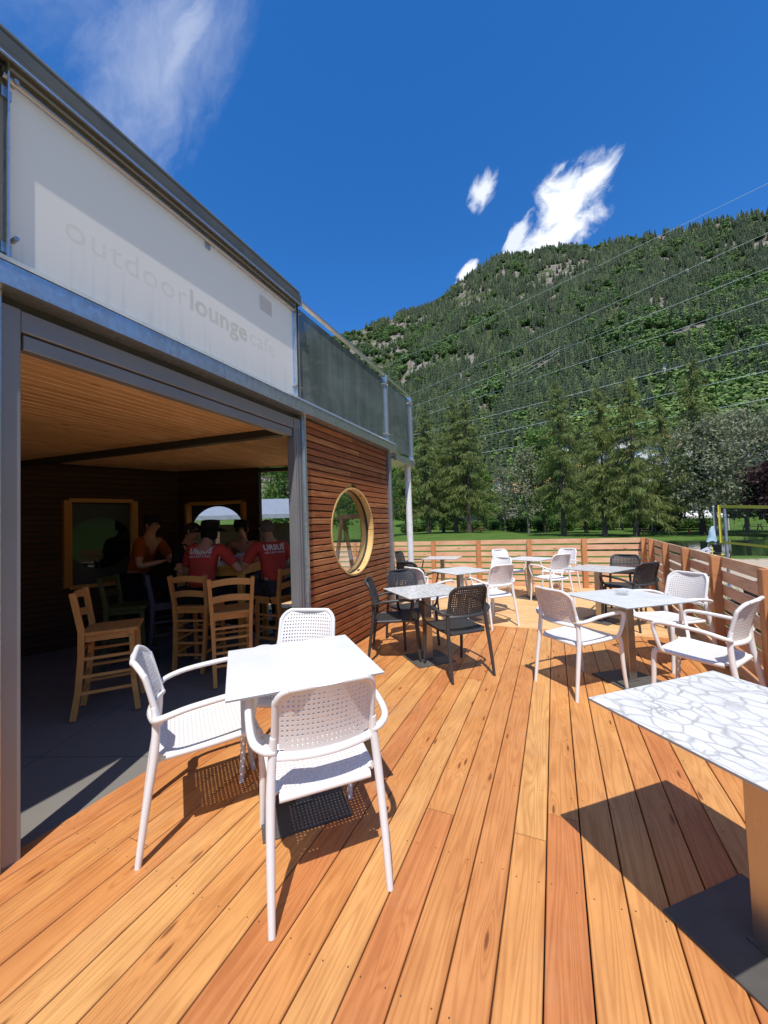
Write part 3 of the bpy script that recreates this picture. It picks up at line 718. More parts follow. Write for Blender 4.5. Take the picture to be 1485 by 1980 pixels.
ash = MB(); ash.lathe([(0, .002), (.048, 0), (.054, .004), (.056, .034), (.050, .036), (.046, .034), (.042, .012), (0, .010)], 28)
a = ash.build('ashtray', glass('ashtray_glass', (.96, .97, .98)), smooth=True, loc=(.54, 4.11, .7405)); tag(a, 'round clear glass ashtray standing on the white table', 'ashtray')

# ------------------------------------------------------------------ fence
def fence(name, p0, p1, posts, inward, label, mat, seed, hp=1.044):
    root = empty(name, (p0.x, p0.y, 0)); tag(root, label, 'fence')
    u = (p1 - p0).normalized(); L = (p1 - p0).length; iv = Vector(inward)
    def W(s, d, z): return u * s + iv * d + Vector((0, 0, z))
    pitch = .1345; n = 8; cuts = [0] + sorted(posts) + [L]; k = 0
    mb = MB()
    for r in range(n):
        z = hp - .098 - r * pitch - .004
        for i in range(len(cuts) - 1):
            if cuts[i + 1] - cuts[i] < .05: continue
            rr = random.Random(seed + r * 17 + i)
            plank(mb, W(cuts[i] + .003, -.0, z + rr.uniform(-.002, .002)), cuts[i + 1] - cuts[i] - .005, .098, .022, u, (0, 0, 1), -iv, seed + r * 17 + i, .004)
    mb.build('rail_boards', mat, root, attr=True)
    for s in posts:
        m = MB(); plank(m, W(s - .045, .0025, -.03), hp + .03, .09, .072, (0, 0, 1), u, iv, seed + int(s * 99), .004, None, 0, 0, 0)
        m.build('post', M_POST, root, attr=True)
    return root
rl = (FE1 - FE0).length
rp = [(y - 1.0) / 8.08 * rl for y in (2.46, 3.614, 4.728, 5.849, 7.009, 8.185, 9.02)]
ud_ = (FE1 - FE0).normalized()
fence('slatted_fence', FE0 + Vector((.08, 0, 0)), FE1 + Vector((.08, 0, 0)), rp, (-ud_.y, ud_.x, 0), 'slatted timber fence along the right side of the deck, in its own shade', M_FENCE, 500)
bp0, bp1 = Vector((-7.0, 9.03, 0)), Vector((1.635, 9.10, 0))
fence('slatted_fence', bp0, bp1, [x + 7.0 for x in (-6.0, -4.9, -3.83, -2.73, -1.635, -.525, .562)], (0, -1, 0), 'sunlit slatted timber fence across the back of the deck', M_FENCE, 700)

# ------------------------------------------------------------------ bar room: stools, table, things
def make_stool(mat, label):
    root = empty('bar_stool'); tag(root, label, 'bar stool', 'ladder-back bar stools in the café room')
    def wd(m, p, q, w, h, up=(0, 0, 1), seed=1):
        p = Vector(p); q = Vector(q); d = q - p; L = d.length; d.normalize(); x = d.cross(Vector(up)).normalized(); z = x.cross(d)
        plank(m, p - x * w / 2 - z * h / 2, L, w, h, d, x, z, seed, .004)
    m = MB(); plank(m, (-.19, -.19, .655), .38, .40, .026, (1, 0, 0), (0, 1, 0), (0, 0, 1), 3, .006); wd(m, (-.16, .15, .628), (.16, .15, .628), .02, .05, seed=5); wd(m, (-.16, -.15, .628), (.16, -.15, .628), .02, .05, seed=6)
    for s in (-1, 1): wd(m, (s * .16, -.15, .628), (s * .16, .15, .628), .02, .05, seed=8)
    m.build('seat', mat, root, attr=True)
    for s in (-1, 1):
        m = MB(); P = [(s * .175, .205, 0), (s * .165, .175, .25), (s * .165, .165, .62), (s * .165, .16, .655)]
        for i in range(3): wd(m, P[i], Vector(P[i + 1]) + (Vector(P[i + 1]) - Vector(P[i])).normalized() * .006, .034, .038, (0, 1, 0), 20 + i)
        m.build('leg', mat, root, attr=True)
        m = MB(); P = [(s * .155, -.235, 0), (s * .16, -.20, .22), (s * .168, -.178, .50), (s * .178, -.175, .70), (s * .195, -.225, 1.0)]
        for i in range(4): wd(m, P[i], Vector(P[i + 1]) + (Vector(P[i + 1]) - Vector(P[i])).normalized() * .006, .034, .042, (0, 1, 0), 30 + i)
        m.build('leg', mat, root, attr=True)
        m = MB()
        for z in (.20, .33, .47): wd(m, (s * .163, -.19, z), (s * .166, .175, z), .018, .022, seed=50)
        m.build('stretcher', mat, root, attr=True)
    m = MB()
    for z in (.18, .30, .43, .53): wd(m, (-.16, -.20 + z * .03, z), (.16, -.20 + z * .03, z), .018, .022, seed=60)
    for z in (.26, .40): wd(m, (-.16, .172, z), (.16, .172, z), .018, .022, seed=61)
    m.build('stretcher', mat, root, attr=True)
    for z, dy in ((.955, -.217), (.80, -.193)):
        m = MB(); N = 8
        pts = [Vector((-.185 + .37 * i / N, dy - .028 * sin(pi * i / N), z + .022 * sin(pi * i / N))) for i in range(N + 1)]
        for i in range(N): wd(m, pts[i], pts[i + 1] + (pts[i + 1] - pts[i]) * .03, .016, .062, seed=70)
        m.build('back_slat', mat, root, attr=True)
    return root
st = make_stool(M_STOOL, 'x')
U2 = Vector((.935, .355)); V2 = Vector((-.355, .935)); TC = Vector((-3.87, 3.64))
STL = [(-3.515, 2.055, .64, .77, 'honey-coloured ladder-back bar stool standing alone at the left of the café room', None),
       (-3.60, 3.02, -.32, .95, 'honey-coloured bar stool carrying the person with the black hat and red T-shirt', None),
       (-3.02, 2.90, -.74, .68, 'empty honey-coloured bar stool seen from behind, nearest the aluminium door post', None),
       (-3.06, 3.66, -.93, .05, 'honey-coloured bar stool under the grey-haired person in red, half behind the door post', None),
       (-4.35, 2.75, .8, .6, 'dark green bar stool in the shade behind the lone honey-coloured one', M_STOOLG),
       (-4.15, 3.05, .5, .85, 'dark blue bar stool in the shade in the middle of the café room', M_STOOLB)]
for i, (x, y, dx, dy, lab, mt) in enumerate(STL):
    o = copy_tree(st) if i else st
    place(o, x, y, dx, dy); o['label'] = lab
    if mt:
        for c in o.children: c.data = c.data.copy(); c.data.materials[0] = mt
hb = empty('bar_table', (TC.x, TC.y, 0), atan2(U2.y, U2.x)); tag(hb, 'tall yellow wooden bar table the group in red T-shirts leans on', 'table')
m = MB()
for k in range(4): plank(m, (-.42, -.42 + k * .21, 1.02), .84, .2095, .03, (1, 0, 0), (0, 1, 0), (0, 0, 1), 300 + k, .003)
m.build('tabletop', M_TABLEW, hb, attr=True)
m = MB()
for s in (-1, 1):
    plank(m, (-.36, s * .36 - .01, .93), .72, .09, .02, (1, 0, 0), (0, 0, 1), (0, 1, 0), 310 + s, .003); plank(m, (s * .36 - .01, -.345, .93), .69, .09, .02, (0, 1, 0), (0, 0, 1), (1, 0, 0), 314 + s, .003)
m.build('apron', M_TABLEW, hb, attr=True)
for sx in (-1, 1):
    for sy in (-1, 1):
        m = MB(); plank(m, (sx * .365 - .035, sy * .365 - .035, 0), 1.018, .07, .07, (0, 0, 1), (1, 0, 0), (0, 1, 0), 320 + sx + 2 * sy, .004); m.build('leg', M_TABLEW, hb, attr=True)
def on_table(u, v): q = TC + U2 * u + V2 * v; return (q.x, q.y, 1.0505)
m = MB(); m.lathe([(0, 0), (.034, 0), (.036, .01), (.036, .13), (.03, .16), (.014, .20), (.013, .245), (.015, .247), (.015, .26), (0, .262)], 20)
b = m.build('water_bottle', glass('bottle_glass', (.75, .85, .85)), smooth=True, loc=on_table(.16, -.22)); tag(b, 'slim clear water bottle on the bar table between the two red shirts', 'bottle')
m = MB(); m.lathe([(.0372, .03), (.0372, .11)], 20); m.build('bottle_label', plain('paper_label', (.6, .6, .62), .6), b)
m = MB(); m.box(-.05, .05, -.035, .035, 0, .11, bev=.004); m.box(-.04, .04, -.025, .025, .111, .13)
nh = m.build('napkin_holder', plain('grey_plastic', (.42, .43, .45), .4), loc=on_table(.27, -.16)); nh.rotation_euler = (0, 0, .5); tag(nh, 'grey napkin holder beside the water bottle', 'napkin holder')
m = MB(); m.lathe([(0, 0), (.03, 0), (.037, .11), (.034, .11), (.028, .006), (0, .006)], 20)
gl = m.build('drinking_glass', glass('tumbler_glass', (.85, .88, .9)), smooth=True, loc=on_table(.05, -.05)); tag(gl, 'short clear tumbler on the bar table behind the bottle', 'glass')
# balloon glass with pink ice on a narrow shelf table behind the glazed wall
q = wpt(1.62, .42, 0); sp = empty('side_table', (q.x, q.y, 0)); tag(sp, 'slim tall side table behind the grey-haired person', 'table')
m = MB(); m.lathe([(0, 1.08), (.2, 1.08), (.2, 1.11), (0, 1.11)], 28); m.build('tabletop', M_TABLEW, sp, attr=True)
m = MB(); m.tube([(0, 0, .02), (0, 0, 1.079)], .03, 12); m.build('pedestal', M_ALUD, sp); m = MB(); m.lathe([(0, 0), (.2, 0), (.2, .015), (0, .018)], 28); m.build('base_plate', M_ALUD, sp)
m = MB(); m.lathe([(0, .001), (.04, .001), (.04, .004), (.006, .01), (.006, .09), (.045, .12), (.062, .17), (.056, .23), (.054, .23), (.060, .17), (.043, .122), (0, .1)], 24)
wg = m.build('balloon_glass', glass('goblet_glass', (.9, .92, .94)), smooth=True, loc=(q.x, q.y, 1.111)); tag(wg, 'balloon glass of pink ice behind the grey-haired person', 'glass')
m = MB(); m.lathe([(0, .104), (.04, .123), (.056, .165), (.056, .172), (0, .176)], 20); m.build('pink_ice', plain('pink_ice', (.75, .16, .22), .3, 0, .4, 60), wg, smooth=True)

# ------------------------------------------------------------------ people
def skin_mesh(name, pts, edges, root, sub=2, mat=None, parent=None):
    """pts: list of (co, radius or (rx,ry)); grows one continuous surface"""
    me = bpy.data.meshes.new(name); me.from_pydata([tuple(p[0]) for p in pts], edges, [])
    o = bpy.data.objects.new(name, me); link(o)
    md = o.modifiers.new('s', 'SKIN'); md.use_smooth_shade = True; md.branch_smoothing = .6
    for i, p in enumerate(pts):
        r = p[1] if hasattr(p[1], '__len__') else (p[1], p[1]); me.skin_vertices[0].data[i].radius = r; me.skin_vertices[0].data[i].use_root = (i == root)
    o.modifiers.new('d', 'SUBSURF').levels = sub; o.modifiers['d'].render_levels = sub
    dg = bpy.context.evaluated_depsgraph_get(); dg.update(); m2 = bpy.data.meshes.new_from_object(o.evaluated_get(dg)); bpy.data.objects.remove(o); m2.name = name
    m2.materials.clear(); m2.materials.append(mat); m2.polygons.foreach_set('use_smooth', [True] * len(m2.polygons))
    q = bpy.data.objects.new(name, m2); link(q); q.parent = parent; return q
M_SKIN = NT('skin'); M_SKIN.base((.52, .27, .18)); M_SKIN.P(Roughness=.5); M_SKIN = M_SKIN.m
def cloth(n, c): return plain(n, c, .85, 0, .10, 9, .2, .25, 60)
M_RED = cloth('red_cotton', (.50, .062, .042)); M_ORANGE = cloth('orange_cotton', (.34, .075, .014)); M_OCHRE = cloth('ochre_cotton', (.28, .11, .02)); M_BLACK = cloth('black_cloth', (.015, .015, .017)); M_GREYTR = cloth('charcoal_trousers', (.05, .05, .055))
M_HAIRG = plain('grey_hair', (.10, .085, .075), .8, 0, .3, 40); M_HAIRD = plain('dark_hair', (.02, .014, .01), .7, 0, .3, 40)
def person(label, x, y, dx, dy, shirt, trousers, lean, hands, head_fwd=.10, feet=None, seat=.70, headgear=None, hair=M_HAIRD, turn=0.0, stand=False, text=False):
    root = empty('person', (x, y, 0), atan2(-dx, dy)); tag(root, label, 'person')
    V = Vector; zp = seat + .09
    pel = V((0, 0, zp)); wa = pel + V((0, lean * .25, .17)); ch = pel + V((0, lean * .75, .38)); nb = pel + V((0, lean, .53)); nk = nb + V((0, head_fwd * .35, .048))
    hc = nk + V((0, head_fwd * .5, .098)); ht = hc + V((0, .0, .09)); chin = hc + V((0, .055, -.085))
    P = [(pel, (.15, .12)), (wa, (.14, .105)), (ch, (.155, .11)), (nb, (.095, .08)), (nk, .060), (hc, (.078, .092)), (ht, (.055, .065)), (chin, .038), (hc + V((0, .104, -.012)), .012)]
    Ed = [(0, 1), (1, 2), (2, 3), (3, 4), (4, 5), (5, 6), (5, 7), (5, 8)]
    sh = []; arms = []
    for s, (hx, hy, hz) in ((-1, hands[0]), (1, hands[1])):
        S0 = nb + V((s * .165, -.005, -.035)); H = V((hx, hy, hz)); d = H - S0; mid = (S0 + H) / 2; L = .30; half = min(d.length / 2, .285); k = sqrt(max(.0, L * L - half * half))
        El = mid + V((s * .55, -.15, -.8)).normalized() * k
        b = len(P); P += [(S0, .062), (El, .043), (H, (.030, .024))]; Ed += [(2, b), (b, b + 1), (b + 1, b + 2)]
        f = (H - El).normalized(); side = f.cross(V((0, 0, 1))).normalized(); palm = H + f * .055
        c = len(P); P += [(palm, (.036, .017))]; Ed += [(b + 2, c)]
        for i, (o_, l1) in enumerate(((-.027, .062), (-.009, .076), (.009, .072), (.026, .055))):
            k1 = palm + f * .035 + side * o_; k2 = k1 + f * l1 * .55 + V((0, 0, -.012)); k3 = k2 + f * l1 * .42 + V((0, 0, -.022))
            n = len(P); P += [(k1, .0095), (k2, .0088), (k3, .0078)]; Ed += [(c, n), (n, n + 1), (n + 1, n + 2)]
        n = len(P); th = palm - f * .02 - side * s * .03 * (1 if s > 0 else -1) ; P += [(th + f * .02 - side * .018 * s, .011), (th + f * .06 - side * .03 * s, .0085)]; Ed += [(c, n), (n, n + 1)]
        arms.append((S0, El))
    legs = []
    for i, s in enumerate((-1, 1)):
        hp = pel + V((s * .095, .01, -.04))
        if stand: kn = V((s * .10, .05, seat * .53)); an = V((s * .11, -.01, .09)); toe = an + V((s * .02, .15, -.05))
        else:
            kn = V((s * .17, .40, seat - .03)); an = V((s * .15, .30, .30)) if not feet else V(feet[i]); toe = an + V((s * .02, .14, -.05))
        b = len(P); P += [(hp, .088), (kn, .058), ((kn + an) / 2 + V((0, -.02, 0)), .052), (an, .040), (toe, (.040, .028))]; Ed += [(0, b), (b, b + 1), (b + 1, b + 2), (b + 2, b + 3), (b + 3, b + 4)]
        legs.append((hp, kn, an))
    skin_mesh('body', P, Ed, 0, 2, M_SKIN, root)
    # shirt
    P = [(pel + V((0, -.005, .0)), (.178, .142)), (wa, (.168, .132)), (ch, (.182, .138)), (nb + V((0, 0, -.02)), (.10, .092))]; Ed = [(0, 1), (1, 2), (2, 3)]
    for (S0, El) in arms: b = len(P); P += [(S0, .080), (S0.lerp(El, .5), .070), (S0.lerp(El, .74), .068)]; Ed += [(2, b), (b, b + 1), (b + 1, b + 2)]
    sh = skin_mesh('shirt', P, Ed, 0, 2, shirt, root)
    P = [(pel + V((0, 0, -.02)), (.165, .135))]; Ed = []
    for (hp, kn, an) in legs: b = len(P); P += [(hp, .105), (kn, .078), (kn.lerp(an, .5), .066), (kn.lerp(an, .9), .058)]; Ed += [(0, b), (b, b + 1), (b + 1, b + 2), (b + 2, b + 3)]
    skin_mesh('trousers', P, Ed, 0, 2, trousers, root)
    for (hp, kn, an) in legs:
        m = MB(); m.tube([an + V((0, -.06, -.055)), an + V((0, 0, -.03)), an + V((0, .10, -.055)), an + V((0, .19, -.07))], [.04, .052, .045, .025], 10, flat=.8, smooth=3); m.build('shoe', M_BLACK, root, smooth=True)
    # head
    Mh = Matrix.Translation(hc) @ Matrix.Rotation(turn, 4, 'Z')
    for s in (-1, 1):
        m = MB(); m.lathe([(0, -.008), (.007, -.004), (.007, .004), (0, .008)], 8, Matrix.Translation(hc + V((s * .032, .078, .012)))); m.build('eye', M_BLACK, root, smooth=True)
        m = MB(); m.tube([hc + V((s * .078, -.005, -.03)), hc + V((s * .09, -.012, .005)), hc + V((s * .082, -.005, .03))], [.008, .013, .009], 8); m.build('ear', M_SKIN, root, smooth=True)
    if headgear != 'hat':
        m = MB(); nn, kk = 20, 10; vs = []; fs = []
        for j in range(kk + 1):
            t = j / kk
            for i in range(nn):
                a = 2 * pi * i / nn; fr = max(0, sin(a)); lim = (1.95 - .95 * fr) ; ph = t * lim
                r = 1 + .04 * noise.noise((cos(a) * 4, sin(a) * 4, j * .8))
                vs.append(hc + V((.093 * sin(ph) * cos(a) * r, -.006 + .108 * sin(ph) * sin(a) * r, .010 + .112 * cos(ph) * r)))
        for j in range(kk):
            for i in range(nn): fs.append((j * nn + i, j * nn + (i + 1) % nn, (j + 1) * nn + (i + 1) % nn, (j + 1) * nn + i))
        m.add(vs, fs); m.build('hair', hair, root, smooth=True)
    if headgear in ('hat', 'cap'):
        m = MB(); z = .028 if headgear == 'hat' else .045
        m.lathe([(.098, z), (.104, z + .02), (.100, z + .07), (.085, z + .098), (.05, z + .107), (0, z + .104)], 24, Mh)
        if headgear == 'hat':
            m.lathe([(.098, z + .002), (.15, z - .012), (.205, z - .040), (.203, z - .034), (.13, z), (.098, z + .008)], 28, Mh)
            m.lathe([(.05, -.115), (.085, -.09), (.094, -.03), (.096, .03)], 18, Mh @ Matrix.Translation((0, -.018, 0)))
        else:
            vs = []; n = 10
            for i in range(n + 1):
                a = pi * (.18 + .64 * i / n)
                vs += [Mh @ V((.096 * cos(a), .096 * sin(a), z + .012)), Mh @ V((.10 * cos(a), .096 * sin(a) + .075 * sin(pi * i / n) ** .5 + .004, z - .006))]
            vs2 = [v + V((0, 0, .006)) for v in vs]; b = len(vs)
            m.add(vs + vs2, [(2 * i, 2 * i + 1, 2 * i + 3, 2 * i + 2) for i in range(n)] + [(b + 2 * i, b + 2 * i + 2, b + 2 * i + 3, b + 2 * i + 1) for i in range(n)] + [(2 * i + 1, b + 2 * i + 1, b + 2 * i + 3, 2 * i + 3) for i in range(n)])
        m.build('hat' if headgear == 'hat' else 'cap', M_BLACK, root, smooth=True)
    if text:
        bk = sh.data; M_TX = plain('shirt_print', (.75, .72, .70), .8) if 'shirt_print' not in bpy.data.materials else bpy.data.materials['shirt_print']
        from mathutils.bvhtree import BVHTree
        bv = BVHTree.FromPolygons([v.co for v in bk.vertices], [p.vertices[:] for p in bk.polygons])
        for body, size, z, b in (('URSUS', .088, ch.z + .045, .004), ('ADVENTURES', .030, ch.z + .005, .0012)):
            o, w = text_mesh('lettering', body, size, M_TX, sh, Matrix.Identity(4), b, spacing=1.05 if size > .05 else 1.5)
            for v in o.data.vertices:
                px, pz = v.co.x - w / 2, z + v.co.y
                hit = bv.ray_cast(V((px, -1.0, pz)), V((0, 1, 0)))
                yy = hit[0].y if hit[0] else -.12
                v.co = V((px, yy - .0075 - max(0, v.co.z) * 0, pz))
    return root
person('person in red T-shirt and black brimmed hat seen from behind at the bar table', -3.635, 3.045, -.30, .95, M_RED, M_BLACK, .14, ((-.16, .36, 1.08), (.30, .38, 1.09)), headgear='hat', text=True)
person('grey-haired person in red T-shirt at the bar table, partly behind the door post', -3.09, 3.66, -.90, .42, M_RED, M_GREYTR, .12, ((-.22, .36, 1.09), (.10, .42, 1.09)), hair=M_HAIRG, text=True, head_fwd=.12)
person('capped person in ochre top facing us across the bar table', -4.20, 4.32, .55, -.83, M_OCHRE, M_GREYTR, .16, ((-.18, .40, 1.09), (.14, .42, 1.09)), headgear='cap', seat=.70)
person('person in orange T-shirt and dark cap standing bent forward at the left in the shade', -5.05, 3.25, .75, .25, M_ORANGE, M_BLACK, .20, ((-.20, .46, 1.12), (.20, .46, 1.10)), headgear='cap', seat=.80, stand=True, head_fwd=.05)
person('person in black clothes sitting in the dark between the orange and red T-shirts', -4.35, 3.35, .9, .35, M_BLACK, M_BLACK, .10, ((-.12, .34, 1.08), (.16, .36, 1.08)), head_fwd=.1)

# ------------------------------------------------------------------ terrain
def sst(a, b, x): t = min(1, max(0, (x - a) / (b - a))); return t * t * (3 - 2 * t)
RIDGE = [(-180, 6), (-110, 8), (-90, 11), (-60, 18), (-40, 24.5), (-29.5, 27.0), (-26, 28.2), (-21.5, 29.1), (-15.9, 30.0), (-11.2, 32.2), (-5.8, 33.8), (-.2, 33.5), (3.7, 32.9), (6.8, 32.1), (12.4, 31.4), (17.3, 30.4), (22.9, 28.9), (35, 27.5), (49, 22), (68, 19), (100, 19), (140, 14), (180, 10)]
def ridge_el(az):
    az = (az + 180) % 360 - 180
    for (a, e), (b, f) in zip(RIDGE, RIDGE[1:]):
        if a <= az <= b: t = (az - a) / (b - a); return e + (f - e) * t
    return 6
RR, R0 = 900.0, 85.0
def lake_f(x, y):
    """<0 inside the pond"""
    a = (x - 26) / 21.0; b = (y - 37.2 - .04 * (x - 14)) / 9.4
    return (a ** 4 + b ** 4) ** .25 - 1 + .07 * noise.noise((x * .12, y * .12, 3.3))
def ground(x, y):
    r = sqrt(x * x + y * y); az = math.degrees(atan2(x, y))
    z = -.50 - .30 * sst(6, 26, r) + .10 * sst(50, 62, r) + .55 * sst(-2, -14, x) * sst(42, 62, y)
    l = lake_f(x, y)
    if l < .22: z = z * (1 - sst(.22, -.04, l)) + (-1.35) * sst(.22, -.04, l)
    if r > R0:
        s = (r - R0) / (RR - R0); zr = RR * math.tan(radians(ridge_el(az)))
        if s <= 1: h = zr * s ** 1.5
        else: h = zr * (1 - .35 * (s - 1))
        k = sst(0, .15, s); n = noise.fractal((x * .006, y * .006, 5), 1.0, 2.0, 5)
        h += k * n * 26 * (1 - .75 * sst(.75, 1, s)); z += h
    return z
def terrain():
    mb = MB(); rs = [0.0] + [2.0 * 1.085 ** i for i in range(1, 78)]; rs = [r for r in rs if r < 1150]
    naz = 420; azs = [-180 + 360 * i / naz for i in range(naz)]
    azs = sorted(set([-180 + 3 * i for i in range(50)] + [-30 + .3 * i for i in range(220)] + [36 + 3 * i for i in range(48)]))
    rs = sorted(set([0.5, 3, 6, 9, 12] + [12 + 1.0 * i for i in range(1, 60)] + [72 + 3.5 * i for i in range(1, 30)] + [180 + 12 * i for i in range(60)] + [900 + 60 * i for i in range(6)]))
    n = len(azs); vs = []; fs = []
    for r in rs:
        for a in azs: x, y = r * sin(radians(a)), r * cos(radians(a)); vs.append((x, y, ground(x, y)))
    for i in range(len(rs) - 1):
        for k in range(n): fs.append((i * n + k, (i + 1) * n + k, (i + 1) * n + (k + 1) % n, i * n + (k + 1) % n))
    fs.append(tuple(range(n)))
    mb.add(vs, fs)
    t = NT('terrain_ground'); p = t.pos(); x, y, z = t.xyz(p)[:3]; n1 = t.noise(p, .35, 5, .6); n2 = t.noise(p, 3.5, 4, .65); n3 = t.noise(p, 30, 3, .6)
    gr = t.ramp(t.math('ADD', t.math('MULTIPLY', n1, .6), t.math('MULTIPLY', n2, .4)), [(.3, (.060, .115, .022)), (.5, (.095, .165, .033)), (.7, (.15, .20, .055))])
    gr = t.mix(t.mr(n3, .35, .7), gr, t.mix(1.0, gr, (.55, .62, .5), 'MULTIPLY'))
    sa = t.mix(n3, (.42, .35, .255), (.52, .44, .33)); sa = t.mix(t.mr(n2, .52, .72), sa, (.34, .27, .19))
    edge = t.math('ADD', t.math('MULTIPLY', t.math('SUBTRACT', n2, .5), 3.0), t.math('MULTIPLY', t.math('SUBTRACT', n1, .5), 3.0))
    m = t.math('MULTIPLY', t.math('MULTIPLY', t.mr(t.math('ADD', x, edge), 3.0, 3.7), t.mr(t.math('ADD', y, edge), 24.8, 24.0)), t.mr(t.math('ADD', y, edge), 4.5, 5.4))
    c = t.mix(m, gr, sa)
    # rocks on the mountain
    r1 = t.noise(p, .012, 4, .6); r2 = t.noise(p, .09, 5, .7, .6)
    rock = t.ramp(r2, [(.3, (.07, .06, .05)), (.5, (.17, .145, .12)), (.7, (.27, .24, .21))])
    hillg = t.mix(t.noise(p, .05, 4), (.035, .055, .018), (.075, .095, .028))
    hc = t.mix(t.mr(t.math('ADD', r1, t.math('MULTIPLY', t.math('SUBTRACT', r2, .5), .8)), .42, .54), hillg, rock)
    ln = t.vm('LENGTH', t.comb(x, y, 0.0)); c = t.mix(t.mr(ln, 120, 200), c, hc)
    t.base(c); t.P(Roughness=.95); t.set(t.b, 'Specular IOR Level', .1); t.bump(t.math('ADD', n3, n2), .5, .05)
    o = mb.build('lawn_and_hillside', t.m, smooth=True); o['kind'] = 'structure'
    o.name = 'terrain'
    w = NT('pond_water'); q = w.pos(); w.base((.020, .030, .018)); w.P(Roughness=.04); w.set(w.b, 'Specular IOR Level', .5); w.bump(w.noise(w.vm('MULTIPLY', q, (1, 2.2, 1)), 1.6, 3), .10, .05)
    m = MB(); m.add([(0, 26, -.98), (52, 25, -.98), (52, 56, -.98), (0, 56, -.98)], [(0, 1, 2, 3)]); wo = m.build('pond_water', w.m); wo['kind'] = 'structure'
terrain()
def polar(az, d): return d * sin(radians(az)), d * cos(radians(az))

# ------------------------------------------------------------------ grass along the fences
def grass_patch():
    rr = random.Random(3); mb = MB(); vs = []; fs = []
    for i in range(26000):
        if rr.random() < .62: x = rr.uniform(1.7, 5.2); y = rr.uniform(.5, 14)
        else: x = rr.uniform(-8, 6); y = rr.uniform(9.2, 15)
        if x > 3.2 and 5 < y < 24 and rr.random() < .85: continue
        z = ground(x, y); h = rr.uniform(.05, .16); a = rr.uniform(0, 6.28); w = .008 + .006 * rr.random(); l = rr.uniform(-.06, .06); l2 = rr.uniform(-.06, .06)
        b = len(vs); vs += [(x - w * cos(a), y - w * sin(a), z - .01), (x + w * cos(a), y + w * sin(a), z - .01), (x + l, y + l2, z + h)]; fs.append((b, b + 1, b + 2))
    mb.add(vs, fs); o = mb.build('grass', foliage('grass_blades', (.10, .20, .035), (.17, .27, .06), (.20, .22, .08), .3)); tag(o, 'short grass growing outside the deck fence', 'grass', kind='stuff')
grass_patch()

# ------------------------------------------------------------------ trees near the pond
def rnd_dir(rr): a = rr.uniform(0, 2 * pi); z = rr.uniform(-1, 1); s = sqrt(1 - z * z); return Vector((s * cos(a), s * sin(a), z))
def larch_mesh(seed, H=20.0, spread=3.6, low=2.6, dense=1.0, mat=None):
    rr = random.Random(seed); m = MB(); vs = []; fs = []
    t = MB(); pts = []; bx = rr.uniform(-.3, .3); by = rr.uniform(-.3, .3)
    for i in range(9): f = i / 8; pts.append((bx * sin(f * 2.5), by * sin(f * 3), H * f * .985 - .3))
    t.tube(pts, [.30 * (1 - .93 * (i / 8)) + (.10 if i == 0 else 0) for i in range(9)], 9, smooth=2)
    nb = int(165 * dense)
    for k in range(nb):
        f = (k + rr.random()) / nb; z = low + (H - low) * f ** 1.05; fz = (z - low) / (H - low)
        L = (spread * (1 - fz) ** .72 + .35) * rr.uniform(.55, 1.12) * (1 if fz > .1 else .85); a = rr.uniform(0, 2 * pi); dx, dy = cos(a), sin(a)
        rise = rr.uniform(-.05, .20); droop = rr.uniform(.20, .42) * (1.1 - fz * .6)
        P = []
        for j in range(5):
            q = j / 4; P.append(Vector((bx * .4 + dx * L * q, by * .4 + dy * L * q, z + L * (rise * q - droop * q * q))))
        t.tube(P, [.05 * (1 - fz * .6), .04, .03, .02, .008], 4, cap=False)
        n = int(L * 21 * dense) + 6
        for s in range(n):
            q = rr.random() ** .7; i = min(3, int(q * 4)); p = P[i].lerp(P[i + 1], q * 4 - i)
            side = Vector((-dy, dx, 0)) * rr.uniform(-1, 1) * (.15 + .5 * q) * min(1, L / 2)
            p = p + side + Vector((0, 0, rr.uniform(-.12, .08)))
            ln = rr.uniform(.35, 1.05) * (.6 + .5 * (1 - fz)); w = rr.uniform(.022, .07)
            d = Vector((dx * rr.uniform(.0, .7) + rr.uniform(-.4, .4), dy * rr.uniform(0, .7) + rr.uniform(-.4, .4), -rr.uniform(.25, 1.0))).normalized()
            x = d.cross(rnd_dir(rr)).normalized() * w; b = len(vs)
            vs += [p - x * .4, p + d * ln * .45 - x, p + d * ln, p + d * ln * .45 + x]; fs.append((b, b + 1, b + 2, b + 3))
    m.add(vs, fs); return t, m
